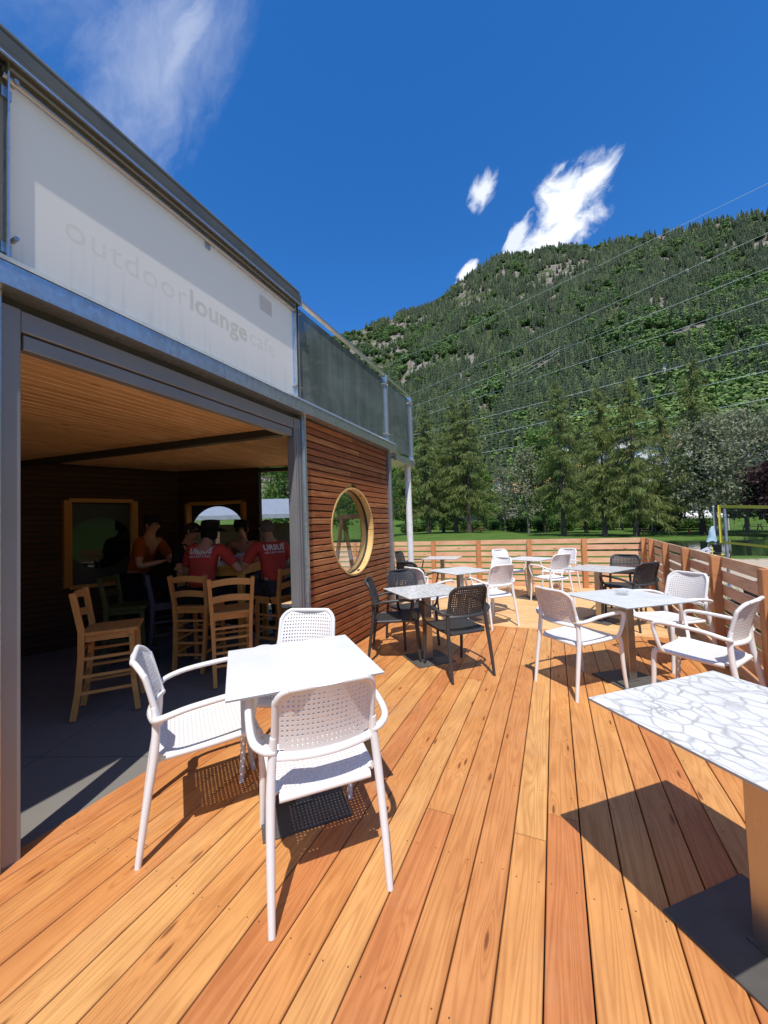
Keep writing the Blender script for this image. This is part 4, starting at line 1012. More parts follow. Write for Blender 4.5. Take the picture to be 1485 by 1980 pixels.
def broad_mesh(seed, H=15.0, W=4.0, low=2.5, leaves=5200, size=.26, limbs=34, fill=1.0, weep=0.0):
    rr = random.Random(seed); t = MB(); m = MB(); vs = []; fs = []
    lean = rr.uniform(-.5, .5)
    t.tube([(0, 0, -.3), (lean * .1, 0, H * .2), (lean * .4, .1, H * .5), (lean, 0, H * .92)], [.24, .18, .12, .03], 9, smooth=4)
    tips = []
    for k in range(limbs):
        f = (k + rr.random()) / limbs; z = low + (H * .92 - low) * f; a = k * 2.4 + rr.uniform(-.4, .4)
        prof = sin(pi * min(1, .18 + f * .80)) ** .7; L = W * prof * rr.uniform(.6, 1.1)
        P = [Vector((lean * f, 0, z)), Vector((lean * f + cos(a) * L * .5, sin(a) * L * .5, z + L * .30)), Vector((lean * f + cos(a) * L, sin(a) * L, z + L * rr.uniform(.25, .6)))]
        t.tube(P, [.07, .045, .012], 5, smooth=3, cap=False)
        for q in (.45, .7, .95): tips.append((P[0].lerp(P[1], q * 2) if q < .5 else P[1].lerp(P[2], q * 2 - 1), .55 + L * .20))
        if rr.random() < .8:
            e = P[2]; s = e + Vector((rr.uniform(-1, 1), rr.uniform(-1, 1), rr.uniform(-.3, .8))); t.tube([P[1], s], [.03, .008], 4, cap=False); tips.append((s, .6))
    for i in range(int(leaves * fill)):
        c, r = tips[rr.randrange(len(tips))]
        p = c + rnd_dir(rr) * r * rr.random() ** .5 - Vector((0, 0, weep * rr.random() ** 2)); s = size * rr.uniform(.6, 1.3)
        d = rnd_dir(rr); d.z -= .4 + weep * .4; d.normalize(); x = d.cross(rnd_dir(rr)).normalized() * s * .38; b = len(vs)
        vs += [p, p + d * s * .5 - x, p + d * s, p + d * s * .5 + x]; fs.append((b, b + 1, b + 2, b + 3))
    m.add(vs, fs); return t, m
def tree(name, meshes, label, cat, az, d, scale, rz, group=None, mats=None, sz=None):
    x, y = polar(az, d); r = empty(name, (x, y, ground(x, y)), rz); r.scale = (scale, scale, scale if sz is None else sz); tag(r, label, cat, group)
    for me, nm in zip(meshes, ('trunk', 'crown')): o = bpy.data.objects.new(nm, me); link(o); o.parent = r
    return r
def proto(pair, mats, nm):
    out = []
    for mb, mt, n in zip(pair, mats, ('trunk', 'crown')):
        o = mb.build(nm + '_' + n, mt); me = o.data; bpy.data.objects.remove(o); out.append(me)
    return out
LP = [proto(larch_mesh(i, spread=sp, low=lo, dense=de), (M_BARK, M_LARCH), 'larch') for i, sp, lo, de in ((1, 4.1, 3.4, .95), (2, 3.6, 4.0, 1.0), (3, 4.7, 2.6, 1.05))]
GL = 'larches across the pond'
LAR = [(-20.6, 66, 20.5, 1, 'larch at the left end of the row, beside the white round column'), (-17.3, 66, 22, 0, 'larch standing second from the column in the dark left clump'),
       (-15.2, 72, 19, 2, 'shorter larch set back between two tall ones in the left clump'), (-13.4, 66, 23.5, 1, 'tall larch in the middle of the left clump, tip above its neighbours'),
       (-11.5, 65, 23.3, 0, 'larch at the right edge of the left clump with a bare lower trunk'), (1.2, 57, 21.3, 0, 'tallest larch standing free in the middle of the row, long bare trunk'),
       (6.0, 54, 18.6, 1, 'slim larch with low weeping boughs right of the tallest one'), (9.4, 53, 18.8, 2, 'broad heavy larch whose weeping skirt hangs over a picnic table'),
       (12.4, 64, 18, 1, 'larch set back behind the broad weeping one'), (15.9, 56, 20.2, 1, 'dark thin-topped larch rising beside the grey trees near the white canopy'), (3.9, 66, 17.5, 2, 'larch set back between the tallest and the slim one'),
       (26.5, 57, 18, 2, 'larch beyond the right edge of the picture')]
for az, d, h, v, lab in LAR: tree('larch_tree', LP[v], lab, 'larch', az, d, h / 20 * .97, R.uniform(0, 6), GL, sz=h / 20)
BP = [proto(broad_mesh(11, 15, 3.6, 2.4, 6500, .34, 40), (M_BARK, M_LEAF), 'broadleaf'), proto(broad_mesh(12, 14, 3.4, 2.2, 3200, .30, 36), (M_BARKP, M_WILLOW), 'sparse_tree'),
      proto(broad_mesh(13, 14, 5.0, 2.0, 6200, .30, 50, 1, .7), (M_BARKP, M_WILLOW), 'willow'), proto(broad_mesh(14, 7, 2.6, 1.2, 5200, .30, 34), (M_BARK, M_PLUM), 'plum')]
for az, d, h, v, lab, nm, cat in [(-3.3, 70, 15.5, 1, 'sparse pale tree with thin grey trunk in the gap of the larch row', 'sparse_tree', 'tree'), (-1.2, 73, 19.5, 0, 'fresh green broadleaf tree left of the tallest larch', 'broadleaf_tree', 'tree'),
        (-6.4, 80, 13.5, 1, 'small sparse grey-green tree in front of the stone wall', 'sparse_tree', 'tree'), (-9.3, 76, 12.5, 0, 'low green broadleaf tree at the left end of the stone wall', 'broadleaf_tree', 'tree'),
        (17.0, 54, 13.2, 2, 'airy grey-green willow left of the volleyball net pole', 'willow_tree', 'willow'), (19.6, 58, 14.5, 2, 'tall airy grey-green willow behind the yellow net', 'willow_tree', 'willow'), (22.6, 60, 13.4, 2, 'grey-green willow cut by the right edge of the picture', 'willow_tree', 'willow'),
        (13.2, 66, 6.6, 3, 'small purple-leaved tree behind the white canopy', 'plum_tree', 'tree'), (22.2, 52, 7.2, 3, 'purple-leaved tree at the right edge above the net', 'plum_tree', 'tree'), (8.0, 78, 12, 0, 'green broadleaf tree glimpsed behind the broad weeping larch', 'broadleaf_tree', 'tree'),
        (-24.5, 60, 14, 0, 'green broadleaf tree seen through the round window', 'broadleaf_tree', 'tree'), (-30, 52, 13, 0, 'green broadleaf tree seen deep in the round window', 'broadleaf_tree', 'tree'), (-38.5, 48, 15, 0, 'green tree above the grey shelter roof in the glazed door', 'broadleaf_tree', 'tree')]:
    tree(nm, BP[v], lab, cat, az, d, h / (15 if v == 0 else 7 if v == 3 else 14), R.uniform(0, 6))

# ------------------------------------------------------------------ forest on the mountain (one mass)
def forest():
    pc = bpy.data.collections.new('forest_kinds')          # kept out of the scene, only read by the node tree
    def conifer(seed, jag, lay, wide):
        rr = random.Random(seed); m = MB(); H = 1.0; vs = []; fs = []
        for l in range(lay):
            f = l / lay; z1 = .06 + .94 * f; top = z1 + .94 / lay * 1.9; rad = wide * (1 - f) ** .85 + .012; n = 9; b = len(vs); ph = rr.uniform(0, 6)
            vs.append((rr.uniform(-.004, .004), rr.uniform(-.004, .004), min(1.0, top)))
            for k in range(2 * n):
                a = ph + pi * k / n; r = rad * (rr.uniform(.8, 1.15) if k % 2 else rr.uniform(.38, .6)); vs.append((r * cos(a), r * sin(a), z1 + (rr.uniform(-.035, .01) if k % 2 else .02)))
            fs += [(b, b + 1 + k, b + 1 + (k + 1) % (2 * n)) for k in range(2 * n)]
        vs2 = len(vs); vs += [(-.012, 0, -.1), (.012, 0, -.1), (0, 0, .3), (0, -.012, -.1), (0, .012, -.1)]; fs += [(vs2, vs2 + 1, vs2 + 2), (vs2 + 3, vs2 + 4, vs2 + 2)]
        m.add(vs, fs); return m
    def broad(seed, n=620):
        rr = random.Random(seed); m = MB(); vs = []; fs = []; cl = [(rnd_dir(rr) * rr.uniform(.08, .26) + Vector((0, 0, .52)), rr.uniform(.16, .27)) for _ in range(9)]
        for i in range(n):
            c, r = cl[rr.randrange(9)]; d = rnd_dir(rr); p = c + d * r * rr.uniform(.75, 1.05); x = d.orthogonal(); x.rotate(Matrix.Rotation(rr.uniform(0, 6.28), 3, d)); y = d.cross(x); x = x * .042 + d * rr.uniform(-.025, .025); y = y * .042 + d * rr.uniform(-.025, .025); b = len(vs)
            vs += [p - x - y * .4, p + x * .4 - y, p + x + y * .6, p - x * .5 + y]; fs.append((b, b + 1, b + 2, b + 3))
        b = len(vs); vs += [(-.02, 0, -.1), (.02, 0, -.1), (0, 0, .5)]; fs.append((b, b + 1, b + 2)); m.add(vs, fs); return m
    def bare(seed):
        rr = random.Random(seed); m = MB(); m.tube([(0, 0, -.1), (0, 0, .95)], [.014, .003], 4)
        for k in range(40): z = rr.uniform(.15, .95); a = rr.uniform(0, 6.28); L = .2 * (1.05 - z); m.tube([(0, 0, z), (L * cos(a), L * sin(a), z + L * .3)], [.007, .003], 3, cap=False)
        return m
    kinds = [conifer(1, 1, 9, .17), conifer(2, 1, 8, .21), conifer(3, 1, 10, .15), broad(4), broad(5), broad(6), bare(7)]
    for i, k in enumerate(kinds):
        o = k.build('forest_kind_%d' % i, M_FCON); COL.objects.unlink(o); pc.objects.link(o)
    rr = random.Random(42); pts = []; idx = []; sc = []; rot = []; tint = []
    def rockmask(az, el):
        v = 0
        for a, e, ra, re in ((-24, 25.3, 6.0, 2.2), (-16, 23.0, 6.0, 1.1), (-27, 27.3, 3.0, 1.0), (2, 30.6, 4.5, 1.3), (-10, 30, 3.0, 1.5), (9.5, 19.3, 1.8, .8), (13.6, 19.4, 1.4, .9), (-20.5, 28, 3, .8), (13.6, 16.2, 1.5, 1.0)): v = max(v, 1 - sqrt(((az - a) / ra) ** 2 + ((el - e) / re) ** 2))
        return v
    N = 0
    for tr in range(60000):
        az = rr.uniform(-34, 34) if rr.random() < .93 else rr.uniform(-75, 75); r = sqrt(rr.uniform(100 ** 2, 940 ** 2)) if rr.random() < .75 else rr.uniform(100, 420)
        x, y = polar(az, r); z = ground(x, y); el = math.degrees(atan2(z - 1.45, r))
        n1 = noise.fractal((x * .011, y * .011, 1.7), 1.0, 2.0, 4); n2 = noise.fractal((x * .035, y * .035, 9.1), 1.0, 2.0, 3)
        rk = rockmask(az, el + rr.uniform(-.4, .4)) + n2 * .5
        if rk > .05 and rr.random() < .92: continue
        if r < 190 and (rr.random() < (.90 if r < 160 else .5) or abs(az) > 34): continue
        if r > 330 and rr.random() < .10: continue
        pb = .36 + .85 * n1 + (.45 * sst(19, 8, el) * sst(-8, 8, az)) + (.25 if el < 14 else 0) + (.35 if (-30 < az < -16 and el > 20 and el < 28) else 0) - .25 * sst(24, 31, el)
        b = rr.random() < pb
        k = rr.random()
        if b:
            i = rr.choice((3, 4, 5)); h = rr.uniform(7, 13) if r > 200 else rr.uniform(5, 9); g = rr.uniform(.8, 1.2); yv = rr.random() * (.6 + .6 * sst(20, 8, el))
            c = Vector((.085 + .085 * yv, .165 + .085 * yv, .036 + .02 * yv)) * g
        elif k < .045: i = 6; h = rr.uniform(12, 18); c = Vector((.26, .22, .19)) * rr.uniform(.7, 1.1)
        else:
            i = rr.choice((0, 1, 2)); h = rr.uniform(10, 21) if r > 200 else rr.uniform(9, 16); g = rr.uniform(.75, 1.3); c = Vector((.050, .080, .034)) * g
            if rr.random() < .25: c = Vector((.105, .14, .052)) * g
        if h < 4: continue
        pts.append((x, y, z - .3)); idx.append(i); w = h * rr.uniform(.85, 1.15) * (1.25 if i in (3, 4, 5) else 1.15); sc.append((w, w, h)); rot.append((0, 0, rr.uniform(0, 6.28))); tint.append(tuple(c)); N += 1
        if N >= 30000: break
    me = bpy.data.meshes.new('forest'); me.from_pydata(pts, [], [])
    a = me.attributes.new('idx', 'INT', 'POINT'); a.data.foreach_set('value', idx)
    for nm, dat in (('scl', sc), ('rot', rot), ('tint', tint)):
        a = me.attributes.new(nm, 'FLOAT_VECTOR', 'POINT'); a.data.foreach_set('vector', np.array(dat, dtype=np.float32).ravel())
    o = bpy.data.objects.new('forest', me); link(o); tag(o, 'mixed forest of dark conifers and fresh green broadleaf trees covering the mountainside', 'forest', kind='stuff')
    g = bpy.data.node_groups.new('forest_scatter', 'GeometryNodeTree'); g.interface.new_socket('Geometry', in_out='INPUT', socket_type='NodeSocketGeometry'); g.interface.new_socket('Geometry', in_out='OUTPUT', socket_type='NodeSocketGeometry')
    gi = g.nodes.new('NodeGroupInput'); go = g.nodes.new('NodeGroupOutput'); ip = g.nodes.new('GeometryNodeInstanceOnPoints'); ci = g.nodes.new('GeometryNodeCollectionInfo')
    ci.inputs['Collection'].default_value = pc; ci.inputs['Separate Children'].default_value = True; ci.inputs['Reset Children'].default_value = True
    def na(nm, ty): n = g.nodes.new('GeometryNodeInputNamedAttribute'); n.data_type = ty; n.inputs[0].default_value = nm; return n.outputs[0]
    er = g.nodes.new('FunctionNodeEulerToRotation'); g.links.new(na('rot', 'FLOAT_VECTOR'), er.inputs[0])
    g.links.new(gi.outputs[0], ip.inputs['Points']); g.links.new(ci.outputs[0], ip.inputs['Instance']); ip.inputs['Pick Instance'].default_value = True
    g.links.new(na('idx', 'INT'), ip.inputs['Instance Index']); g.links.new(er.outputs[0], ip.inputs['Rotation']); g.links.new(na('scl', 'FLOAT_VECTOR'), ip.inputs['Scale']); g.links.new(ip.outputs[0], go.inputs[0])
    md = o.modifiers.new('scatter', 'NODES'); md.node_group = g
    return pc
PC = forest()

# ------------------------------------------------------------------ shrubs
def shrub_proto():
    rr = random.Random(5); m = MB(); t = MB(); vs = []; fs = []
    cl = [(Vector((rr.uniform(-1.1, 1.1), rr.uniform(-.8, .8), rr.uniform(.5, 1.5))), rr.uniform(.5, .85)) for _ in range(12)]
    for c, r in cl: t.tube([(c.x * .2, c.y * .2, -.1), c], [.04, .01], 4)
    for i in range(2600):
        c, r = cl[rr.randrange(12)]; p = c + rnd_dir(rr) * r * rr.uniform(.5, 1.05); s = rr.uniform(.14, .30); d = rnd_dir(rr); x = d.cross(rnd_dir(rr)).normalized() * s * .4; b = len(vs)
        vs += [p, p + d * s * .5 - x, p + d * s, p + d * s * .5 + x]; fs.append((b, b + 1, b + 2, b + 3))
    m.add(vs, fs); return proto((t, m), (M_BARK, M_SHRUB), 'shrub')
SP = shrub_proto(); rs = random.Random(77)
for i in range(26):
    az = -21 + 1.5 * i + rs.uniform(-.5, .5); d = rs.uniform(80, 92) if az < 10 else rs.uniform(72, 82)
    tree('shrub', SP, 'light green shrub in the low hedge at the back of the lawn', 'shrub', az, d, rs.uniform(.9, 1.5), rs.uniform(0, 6), 'shrubs at the back of the lawn')

# ------------------------------------------------------------------ houses on the slope
M_ROOFS = {'brown': plain('brown_tiles', (.17, .085, .055), .8, 0, .2, 3, .3, .3, 12), 'grey': plain('grey_roofing', (.24, .24, .25), .6, .2, .15, 3), 'red': plain('red_tiles', (.28, .10, .06), .8, 0, .2, 3)}
M_WIN = plain('window_glass_dark', (.04, .05, .06), .12); M_TIMB = plain('brown_timber', (.12, .055, .025), .7, 0, .2, 8)
def house(az, d, w, dp, h, wall, roof, label, rz=0, name='house', tarp=False, balcony=True, dz=0.0):
    x, y = polar(az, d); z = ground(x, y) + dz; r = empty(name, (x, y, z), -radians(az) + rz); tag(r, label, 'house', 'houses on the slope behind the trees')
    m = MB(); m.box(-w / 2, w / 2, -dp / 2, dp / 2, -4, h); rh = w * .26
    m.add([(-w / 2, -dp / 2, h), (w / 2, -dp / 2, h), (0, -dp / 2, h + rh), (-w / 2, dp / 2, h), (w / 2, dp / 2, h), (0, dp / 2, h + rh)], [(0, 1, 2), (5, 4, 3)])
    wl = m.build('wall', plain('render_' + name, wall, .85, 0, .06, 2), r)
    m = MB(); o = .7
    for s in (-1, 1):
        a = Vector((0, -dp / 2 - o, h + rh + .05)); b = Vector((s * (w / 2 + o), -dp / 2 - o, h - o * .52 + .05)); L = Vector((0, dp + 2 * o, 0)); t = Vector((0, 0, .22))
        q = [a, b, b + L, a + L]; m.add(q + [v + t for v in q], [(0, 1, 2, 3), (7, 6, 5, 4), (0, 4, 5, 1), (1, 5, 6, 2), (2, 6, 7, 3), (3, 7, 4, 0)])
    rf = m.build('roof', M_ROOFS[roof], r)
    m = MB(); m.box(w * .18, w * .18 + .6, -.3, .3, h + .2, h + rh + .9); m.box(w * .18 - .08, w * .18 + .68, -.38, .38, h + rh + .92, h + rh + 1.0); m.build('chimney', M_ROOFS['grey'], rf)
    if tarp: m = MB(); m.add([(w * .02, -dp * .42, h + rh + .30), (w * .34, -dp * .42, h + rh * .36 + .34), (w * .34, dp * .1, h + rh * .36 + .34), (w * .02, dp * .1, h + rh + .30)], [(0, 1, 2, 3)]); m.build('tarpaulin', plain('blue_tarpaulin', (.03, .22, .60), .5), rf)
    n = max(2, int(w / 2.6))
    for fl in range(int(h / 2.8)):
        for i in range(n):
            cx = -w / 2 + w * (i + .5) / n; cz = 1.0 + fl * 2.8
            m = MB(); m.box(cx - .58, cx + .58, -dp / 2 - .05, -dp / 2 + .02, cz - .08, cz + 1.38); f = m.build('window', M_PAINTW, r)
            m = MB(); m.box(cx - .48, cx - .03, -dp / 2 - .065, -dp / 2 - .052, cz, cz + 1.3); m.box(cx + .03, cx + .48, -dp / 2 - .065, -dp / 2 - .052, cz, cz + 1.3); m.build('pane', M_WIN, f)
    if balcony:
        m = MB(); z0 = 2.75; m.box(-w * .42, w * .42, -dp / 2 - 1.2, -dp / 2 - .07, z0 - .15, z0)
        for i in range(13): xx = -w * .42 + w * .84 * i / 12; m.box(xx - .03, xx + .03, -dp / 2 - 1.18, -dp / 2 - 1.12, z0 + .002, z0 + .95)
        m.box(-w * .42, w * .42, -dp / 2 - 1.2, -dp / 2 - 1.1, z0 + .952, z0 + 1.04); m.build('balcony', M_TIMB, r)
    return r
for a in [(-11.6, 122, 8, 8, 5.6, (.55, .48, .36), 'brown', 'brown-roofed chalet between the left larch clump and the stone wall'), (-7.7, 128, 9, 9, 6.2, (.62, .58, .50), 'red', 'house with a blue tarpaulin on its reddish roof', .3, 'house', True),
          (-4.2, 140, 9, 8, 6, (.60, .42, .18), 'brown', 'ochre house showing beside the sparse pale tree'), (-.2, 138, 10, 8, 6, (.62, .36, .15), 'red', 'orange house half hidden by the tallest larch'),
          (3.6, 146, 11, 8, 6.4, (.66, .54, .16), 'grey', 'yellow house with grey roof right of the tallest larch'), (6.9, 150, 9, 8, 6.5, (.75, .74, .70), 'grey', 'white house with grey roof behind the slim larch', -.3),
          (11.3, 144, 9, 8, 8.6, (.74, .74, .73), 'grey', 'tall white house in the gap left of the dark thin-topped larch'), (12.9, 172, 9, 8, 6, (.60, .40, .20), 'brown', 'small house with ochre gable higher up the slope'),
          (15.6, 158, 10, 8, 5.5, (.58, .55, .50), 'grey', 'pale house behind the airy willow', .4), (18.4, 165, 11, 9, 6, (.50, .45, .40), 'brown', 'low brown-roofed house glimpsed through the willows'), (21.3, 160, 9, 8, 6, (.60, .64, .70), 'grey', 'bluish white house near the right edge of the picture', -.2),
          (9.2, 168, 10, 8, 6, (.72, .66, .56), 'brown', 'cream house with brown roof above the broad larch'), (1.9, 172, 9, 8, 6, (.70, .69, .66), 'red', 'red-roofed white house above the yellow one')]:
    house(*a)
house(13.2, 318, 8.0, 7, 4.6, (.66, .60, .50), 'grey', 'lone hut with flat-looking pale roof high in the forest', 0, 'house', False, False, 5.0)
x, y = polar(14.2, 308); m = MB(); m.box(-6, 6, -.5, .5, -3, 2.6); m.box(-6.1, 6.1, -.6, .6, 2.602, 2.9); q = m.build('terrace_wall', plain('terrace_masonry', (.42, .30, .24), .9, 0, .2, 1.5)); q.location = (x, y, ground(x, y) + 3.0); q.rotation_euler = (0, 0, -radians(13)); tag(q, 'reddish masonry terrace wall below the lone hut in the forest', 'wall')
# stone wall with coping and guard rail
def stone():
    t = NT('rubble_stone'); o = t.obj(); vo = t.N('ShaderNodeTexVoronoi', feature='DISTANCE_TO_EDGE'); t.set(vo, 'Vector', t.vm('MULTIPLY', o, (1, 1, 1.4))); t.set(vo, 'Scale', 2.4); vc = t.N('ShaderNodeTexVoronoi'); t.set(vc, 'Vector', t.vm('MULTIPLY', o, (1, 1, 1.4))); t.set(vc, 'Scale', 2.4)
    c = t.ramp(t.xyz(vc.outputs['Color'])[0], [(0, (.20, .18, .16)), (.5, (.32, .28, .25)), (1, (.42, .38, .35))]); t.base(t.mix(t.mr(vo.outputs['Distance'], 0, .08), (.10, .095, .09), c)); t.P(Roughness=.9); return t.m
x0, y0 = polar(-13.6, 104); x1, y1 = polar(-4.6, 104); zz = (ground(x0, y0) + ground(x1, y1)) / 2
sw = empty('stone_wall', (x0, y0, zz)); tag(sw, 'long rubble stone road wall with pale coping behind the lawn', 'wall'); d = Vector((x1 - x0, y1 - y0, 0))
m = MB(); m.bar((0, 0, -.2), d, .7, 4.0); m.build('masonry', stone(), sw); m = MB(); m.bar((0, 0, 1.91), d + Vector((0, 0, 2.0)), .95, .2); m.build('coping', plain('pale_concrete', (.55, .53, .50), .8), sw)
m = MB(); m.bar((0, 0, 2.9), d + Vector((0, 0, 2.99)), .08, .12)
for i in range(13): p = d * (i / 12); m.bar(p + Vector((0, 0, 2.012)), p + Vector((0, 0, 2.9)), .08, .08, up=(0, 1, 0))
m.build('guard_rail', M_PAINTW, sw)

# ------------------------------------------------------------------ power lines and pylon
M_WIRE = plain('aluminium_cable', (.82, .83, .84), .5, .0)
def p3(az, el, d): x, y = polar(az, d); return Vector((x, y, EYE + d * math.tan(radians(el))))
def wire(a, b, label, r=.03, sag=.6, name='power_line'):
    N = 24; pts = []
    for i in range(N + 1): t = i / N; p = a.lerp(b, t); p.z -= sag * 4 * t * (1 - t); pts.append(p)
    m = MB(); m.tube(pts, r, 6, cap=True); o = m.build(name, M_WIRE, smooth=True); tag(o, label, 'power line', 'power lines across the valley')
def ext(a, b, t): return a + (b - a) * t
ORD = ['uppermost', 'second highest', 'third highest', 'middle', 'third lowest', 'second lowest', 'lowest']
for i, (e0, e1) in enumerate(((31.6, 24.6), (27.65, 19.4), (24.65, 17.6), (21.9, 15.9), (17.7, 13.6), (15.0, 11.3), (12.25, 9.2))):
    a, b = p3(22.5, e0, 100 + 2 * i), p3(-19, e1, 165 + 2 * i)
    wire(ext(a, b, -.45), ext(a, b, 1.35), ORD[i] + ' of the seven pale cables slanting across the mountainside', .036 + .008 * (i > 3), .9)
xp, yp = polar(2.5, 392); zg = ground(xp, yp); ztop = EYE + 392 * math.tan(radians(22.7))
py = empty('pylon', (xp, yp, zg)); tag(py, 'slim pylon standing among the trees halfway up the mountain', 'pylon')
m = MB(); m.tube([(0, 0, -1), (0, 0, ztop - zg)], [.30, .16], 8); m.build('mast', M_BARKP, py)
for dz in (1, 4, 7): m = MB(); m.bar((-4.5, 0, ztop - zg - dz), (4.5, 0, ztop - zg - dz), .16, .16); m.build('crossarm', M_BARKP, py)
for i, dz in enumerate((1, 4, 7)):
    a = Vector((xp - 4, yp, ztop - dz)); b = p3(-21, 15.8 - .9 * i, 260); wire(a, ext(a, b, 1.2), ('upper', 'middle', 'lower')[i] + ' thin cable running down left from the forest pylon', .06, 5, 'power_line')

# ------------------------------------------------------------------ volleyball court
zs = ground(4.1, 13.1)
net = empty('volleyball_net', (4.1, 13.1, 0)); tag(net, 'beach volleyball net with yellow top and bottom bands on the sand', 'net')
P0, P1 = Vector((0, 0, 0)), Vector((2.9, -6.8, 0)); M_YEL = plain('yellow_band', (.62, .50, .06), .6); M_NETC = plain('net_cord', (.05, .05, .05), .7)
zt, zb = 1.66, .70
def nz(z, t): return z - .10 * sin(pi * t) - (.16 * t if z > 1 else .03 * t)
for nm, z, w in (('top_band', zt, .075), ('bottom_band', zb, .06)):
    m = MB(); N = 14
    vs = []; 
    for i in range(N + 1): t = i / N; p = P0.lerp(P1, t); vs += [(p.x, p.y, nz(z, t) - w / 2), (p.x, p.y, nz(z, t) + w / 2), (p.x + .012, p.y + .005, nz(z, t) + w / 2), (p.x + .012, p.y + .005, nz(z, t) - w / 2)]
    fs = []
    for i in range(N):
        for k in range(4): fs.append((4 * i + k, 4 * i + (k + 1) % 4, 4 * i + 4 + (k + 1) % 4, 4 * i + 4 + k))
    m.add(vs, fs); m.build(nm, M_YEL, net)
m = MB(); m.box(-.03, .03, -.006, .006, zb - .02, zt + .04); m.build('side_band', M_YEL, net)
m = MB()
for i in range(1, 70): t = i / 70; p = P0.lerp(P1, t); m.tube([(p.x, p.y, nz(zb, t)), (p.x, p.y, nz(zt, t))], .0022, 3, cap=False)
for k in range(1, 10):
    m.tube([Vector((P0.lerp(P1, i / 14).x, P0.lerp(P1, i / 14).y, nz(zb, i / 14) * (1 - k / 10) + nz(zt, i / 14) * k / 10)) for i in range(15)], .0022, 3, cap=False)
m.build('netting', M_NETC, net)
m = MB(); m.tube([(.16, .16, zs - .2), (.16, .16, 1.60)], .035, 12); m.build('post', plain('blue_grey_padding', (.20, .23, .30), .7, 0, .3, 6), net, smooth=True)
for z in (zt, zb): m = MB(); m.tube([(.15, .15, z), (0, 0, z)], .006, 5); m.build('tie_cord', M_NETC, net)
px_, py_ = 8.35, 27.6; zg = ground(px_, py_)
pl = empty('net_pole', (px_, py_, zg)); tag(pl, 'lone grey steel pole at the pond edge with a pale blue jacket hung on it', 'pole')
m = MB(); m.tube([(0, 0, -.3), (.03, .02, 2.95)], .045, 12); m.build('shaft', M_GALV, pl, smooth=True); m = MB(); m.tube([(.03, .02, 2.951), (.03, .02, 3.0)], .055, 12); m.build('cap', M_PAINTW, pl)
jk = MB(); n = 16; vs = []; fs = []
for j in range(9):
    t = j / 8
    for i in range(n): a = 2 * pi * i / n; r = (.07 + .24 * t ** .6) * (1 + .55 * noise.noise((cos(a) * 1.6, sin(a) * 1.6, t * 2.2)) + .10 * sin(a * 5 + t)); vs.append((r * cos(a) * .85 - .12 * t, r * .42 * sin(a), -1.1 * t + .06 * sin(a * 3) * t))
for j in range(8):
    for i in range(n): fs.append((j * n + i, j * n + (i + 1) % n, (j + 1) * n + (i + 1) % n, (j + 1) * n + i))
fs.append(tuple(range(n))); fs.append(tuple(8 * n + i for i in range(n)))
jk.add(vs, fs); q = jk.build('jacket', cloth('pale_blue_cloth', (.42, .55, .66)), smooth=True, loc=(px_ - .06, py_ - .05, zg + 1.85)); q.scale = (.8, .8, .8); tag(q, 'pale blue jacket hanging on the grey pole by the pond', 'jacket')

# ------------------------------------------------------------------ things on the lawn and sand
def canopy():
    x, y = polar(14.6, 73); z = ground(x, y); r = empty('canopy', (x, y, z), -radians(14.6)); tag(r, 'white pavilion canopy under the trees across the pond', 'canopy')
    m = MB(); W = 4.3; m.add([(-W, -W, 2.0), (W, -W, 2.0), (W, W, 2.0), (-W, W, 2.0), (-1.4, -1.4, 3.15), (1.4, -1.4, 3.15), (1.4, 1.4, 3.15), (-1.4, 1.4, 3.15), (0, 0, 4.15)], [(0, 1, 5, 4), (1, 2, 6, 5), (2, 3, 7, 6), (3, 0, 4, 7), (4, 5, 8), (5, 6, 8), (6, 7, 8), (7, 4, 8)])
    for a in range(4): Rm = Matrix.Rotation(a * pi / 2, 4, 'Z'); m.box(-W, W, -W - .012, -W - .002, 1.72, 2.02, Rm)
    m.build('canopy_roof', cloth('white_canvas', (.78, .78, .77)), r)
    for sx in (-1, 1):
        for sy in (-1, 1): m = MB(); m.tube([(sx * (W - .1), sy * (W - .1), -.1), (sx * (W - .1), sy * (W - .1), 2.0)], .06, 8); m.build('pole', M_PAINTW, r)
canopy()
def picnic(az, d, mat, label, rz=0):
    x, y = polar(az, d); r = empty('picnic_table', (x, y, ground(x, y)), rz); tag(r, label, 'picnic table', 'picnic tables on the far lawn')
    m = MB(); [m.box(-1, 1, -.38 + .155 * k, -.38 + .155 * k + .145, .70, .745) for k in range(5)]; m.build('tabletop', mat, r)
    for s in (-1, 1): m = MB(); m.box(-1, 1, s * .78 - .14, s * .78 + .14, .42, .46); m.build('seat', mat, r)
    for sx in (-.7, .7):
        m = MB(); m.bar((sx, -.72, 0), (sx, -.2, .70), .06, .10, up=(1, 0, 0)); m.bar((sx, .72, 0), (sx, .2, .70), .06, .10, up=(1, 0, 0)); m.bar((sx, -.9, .385), (sx, .9, .385), .06, .07); m.build('leg_frame', mat, r)
M_PIC = plain('weathered_bench_wood', (.09, .075, .06), .8); M_PICR = plain('red_bench_wood', (.45, .13, .06), .7)
for a in [(-10.4, 68, M_PICR, 'reddish picnic table left of the sparse trees on the far lawn', .3), (10.6, 58, M_PIC, 'dark picnic table under the broad weeping larch', .1), (13.6, 72, M_PIC, 'dark picnic table beneath the left side of the white canopy'), (15.3, 72, M_PIC, 'dark picnic table beneath the right side of the white canopy', .2), (20.0, 68, M_PIC, 'dark picnic table behind the volleyball net')]: picnic(*a)
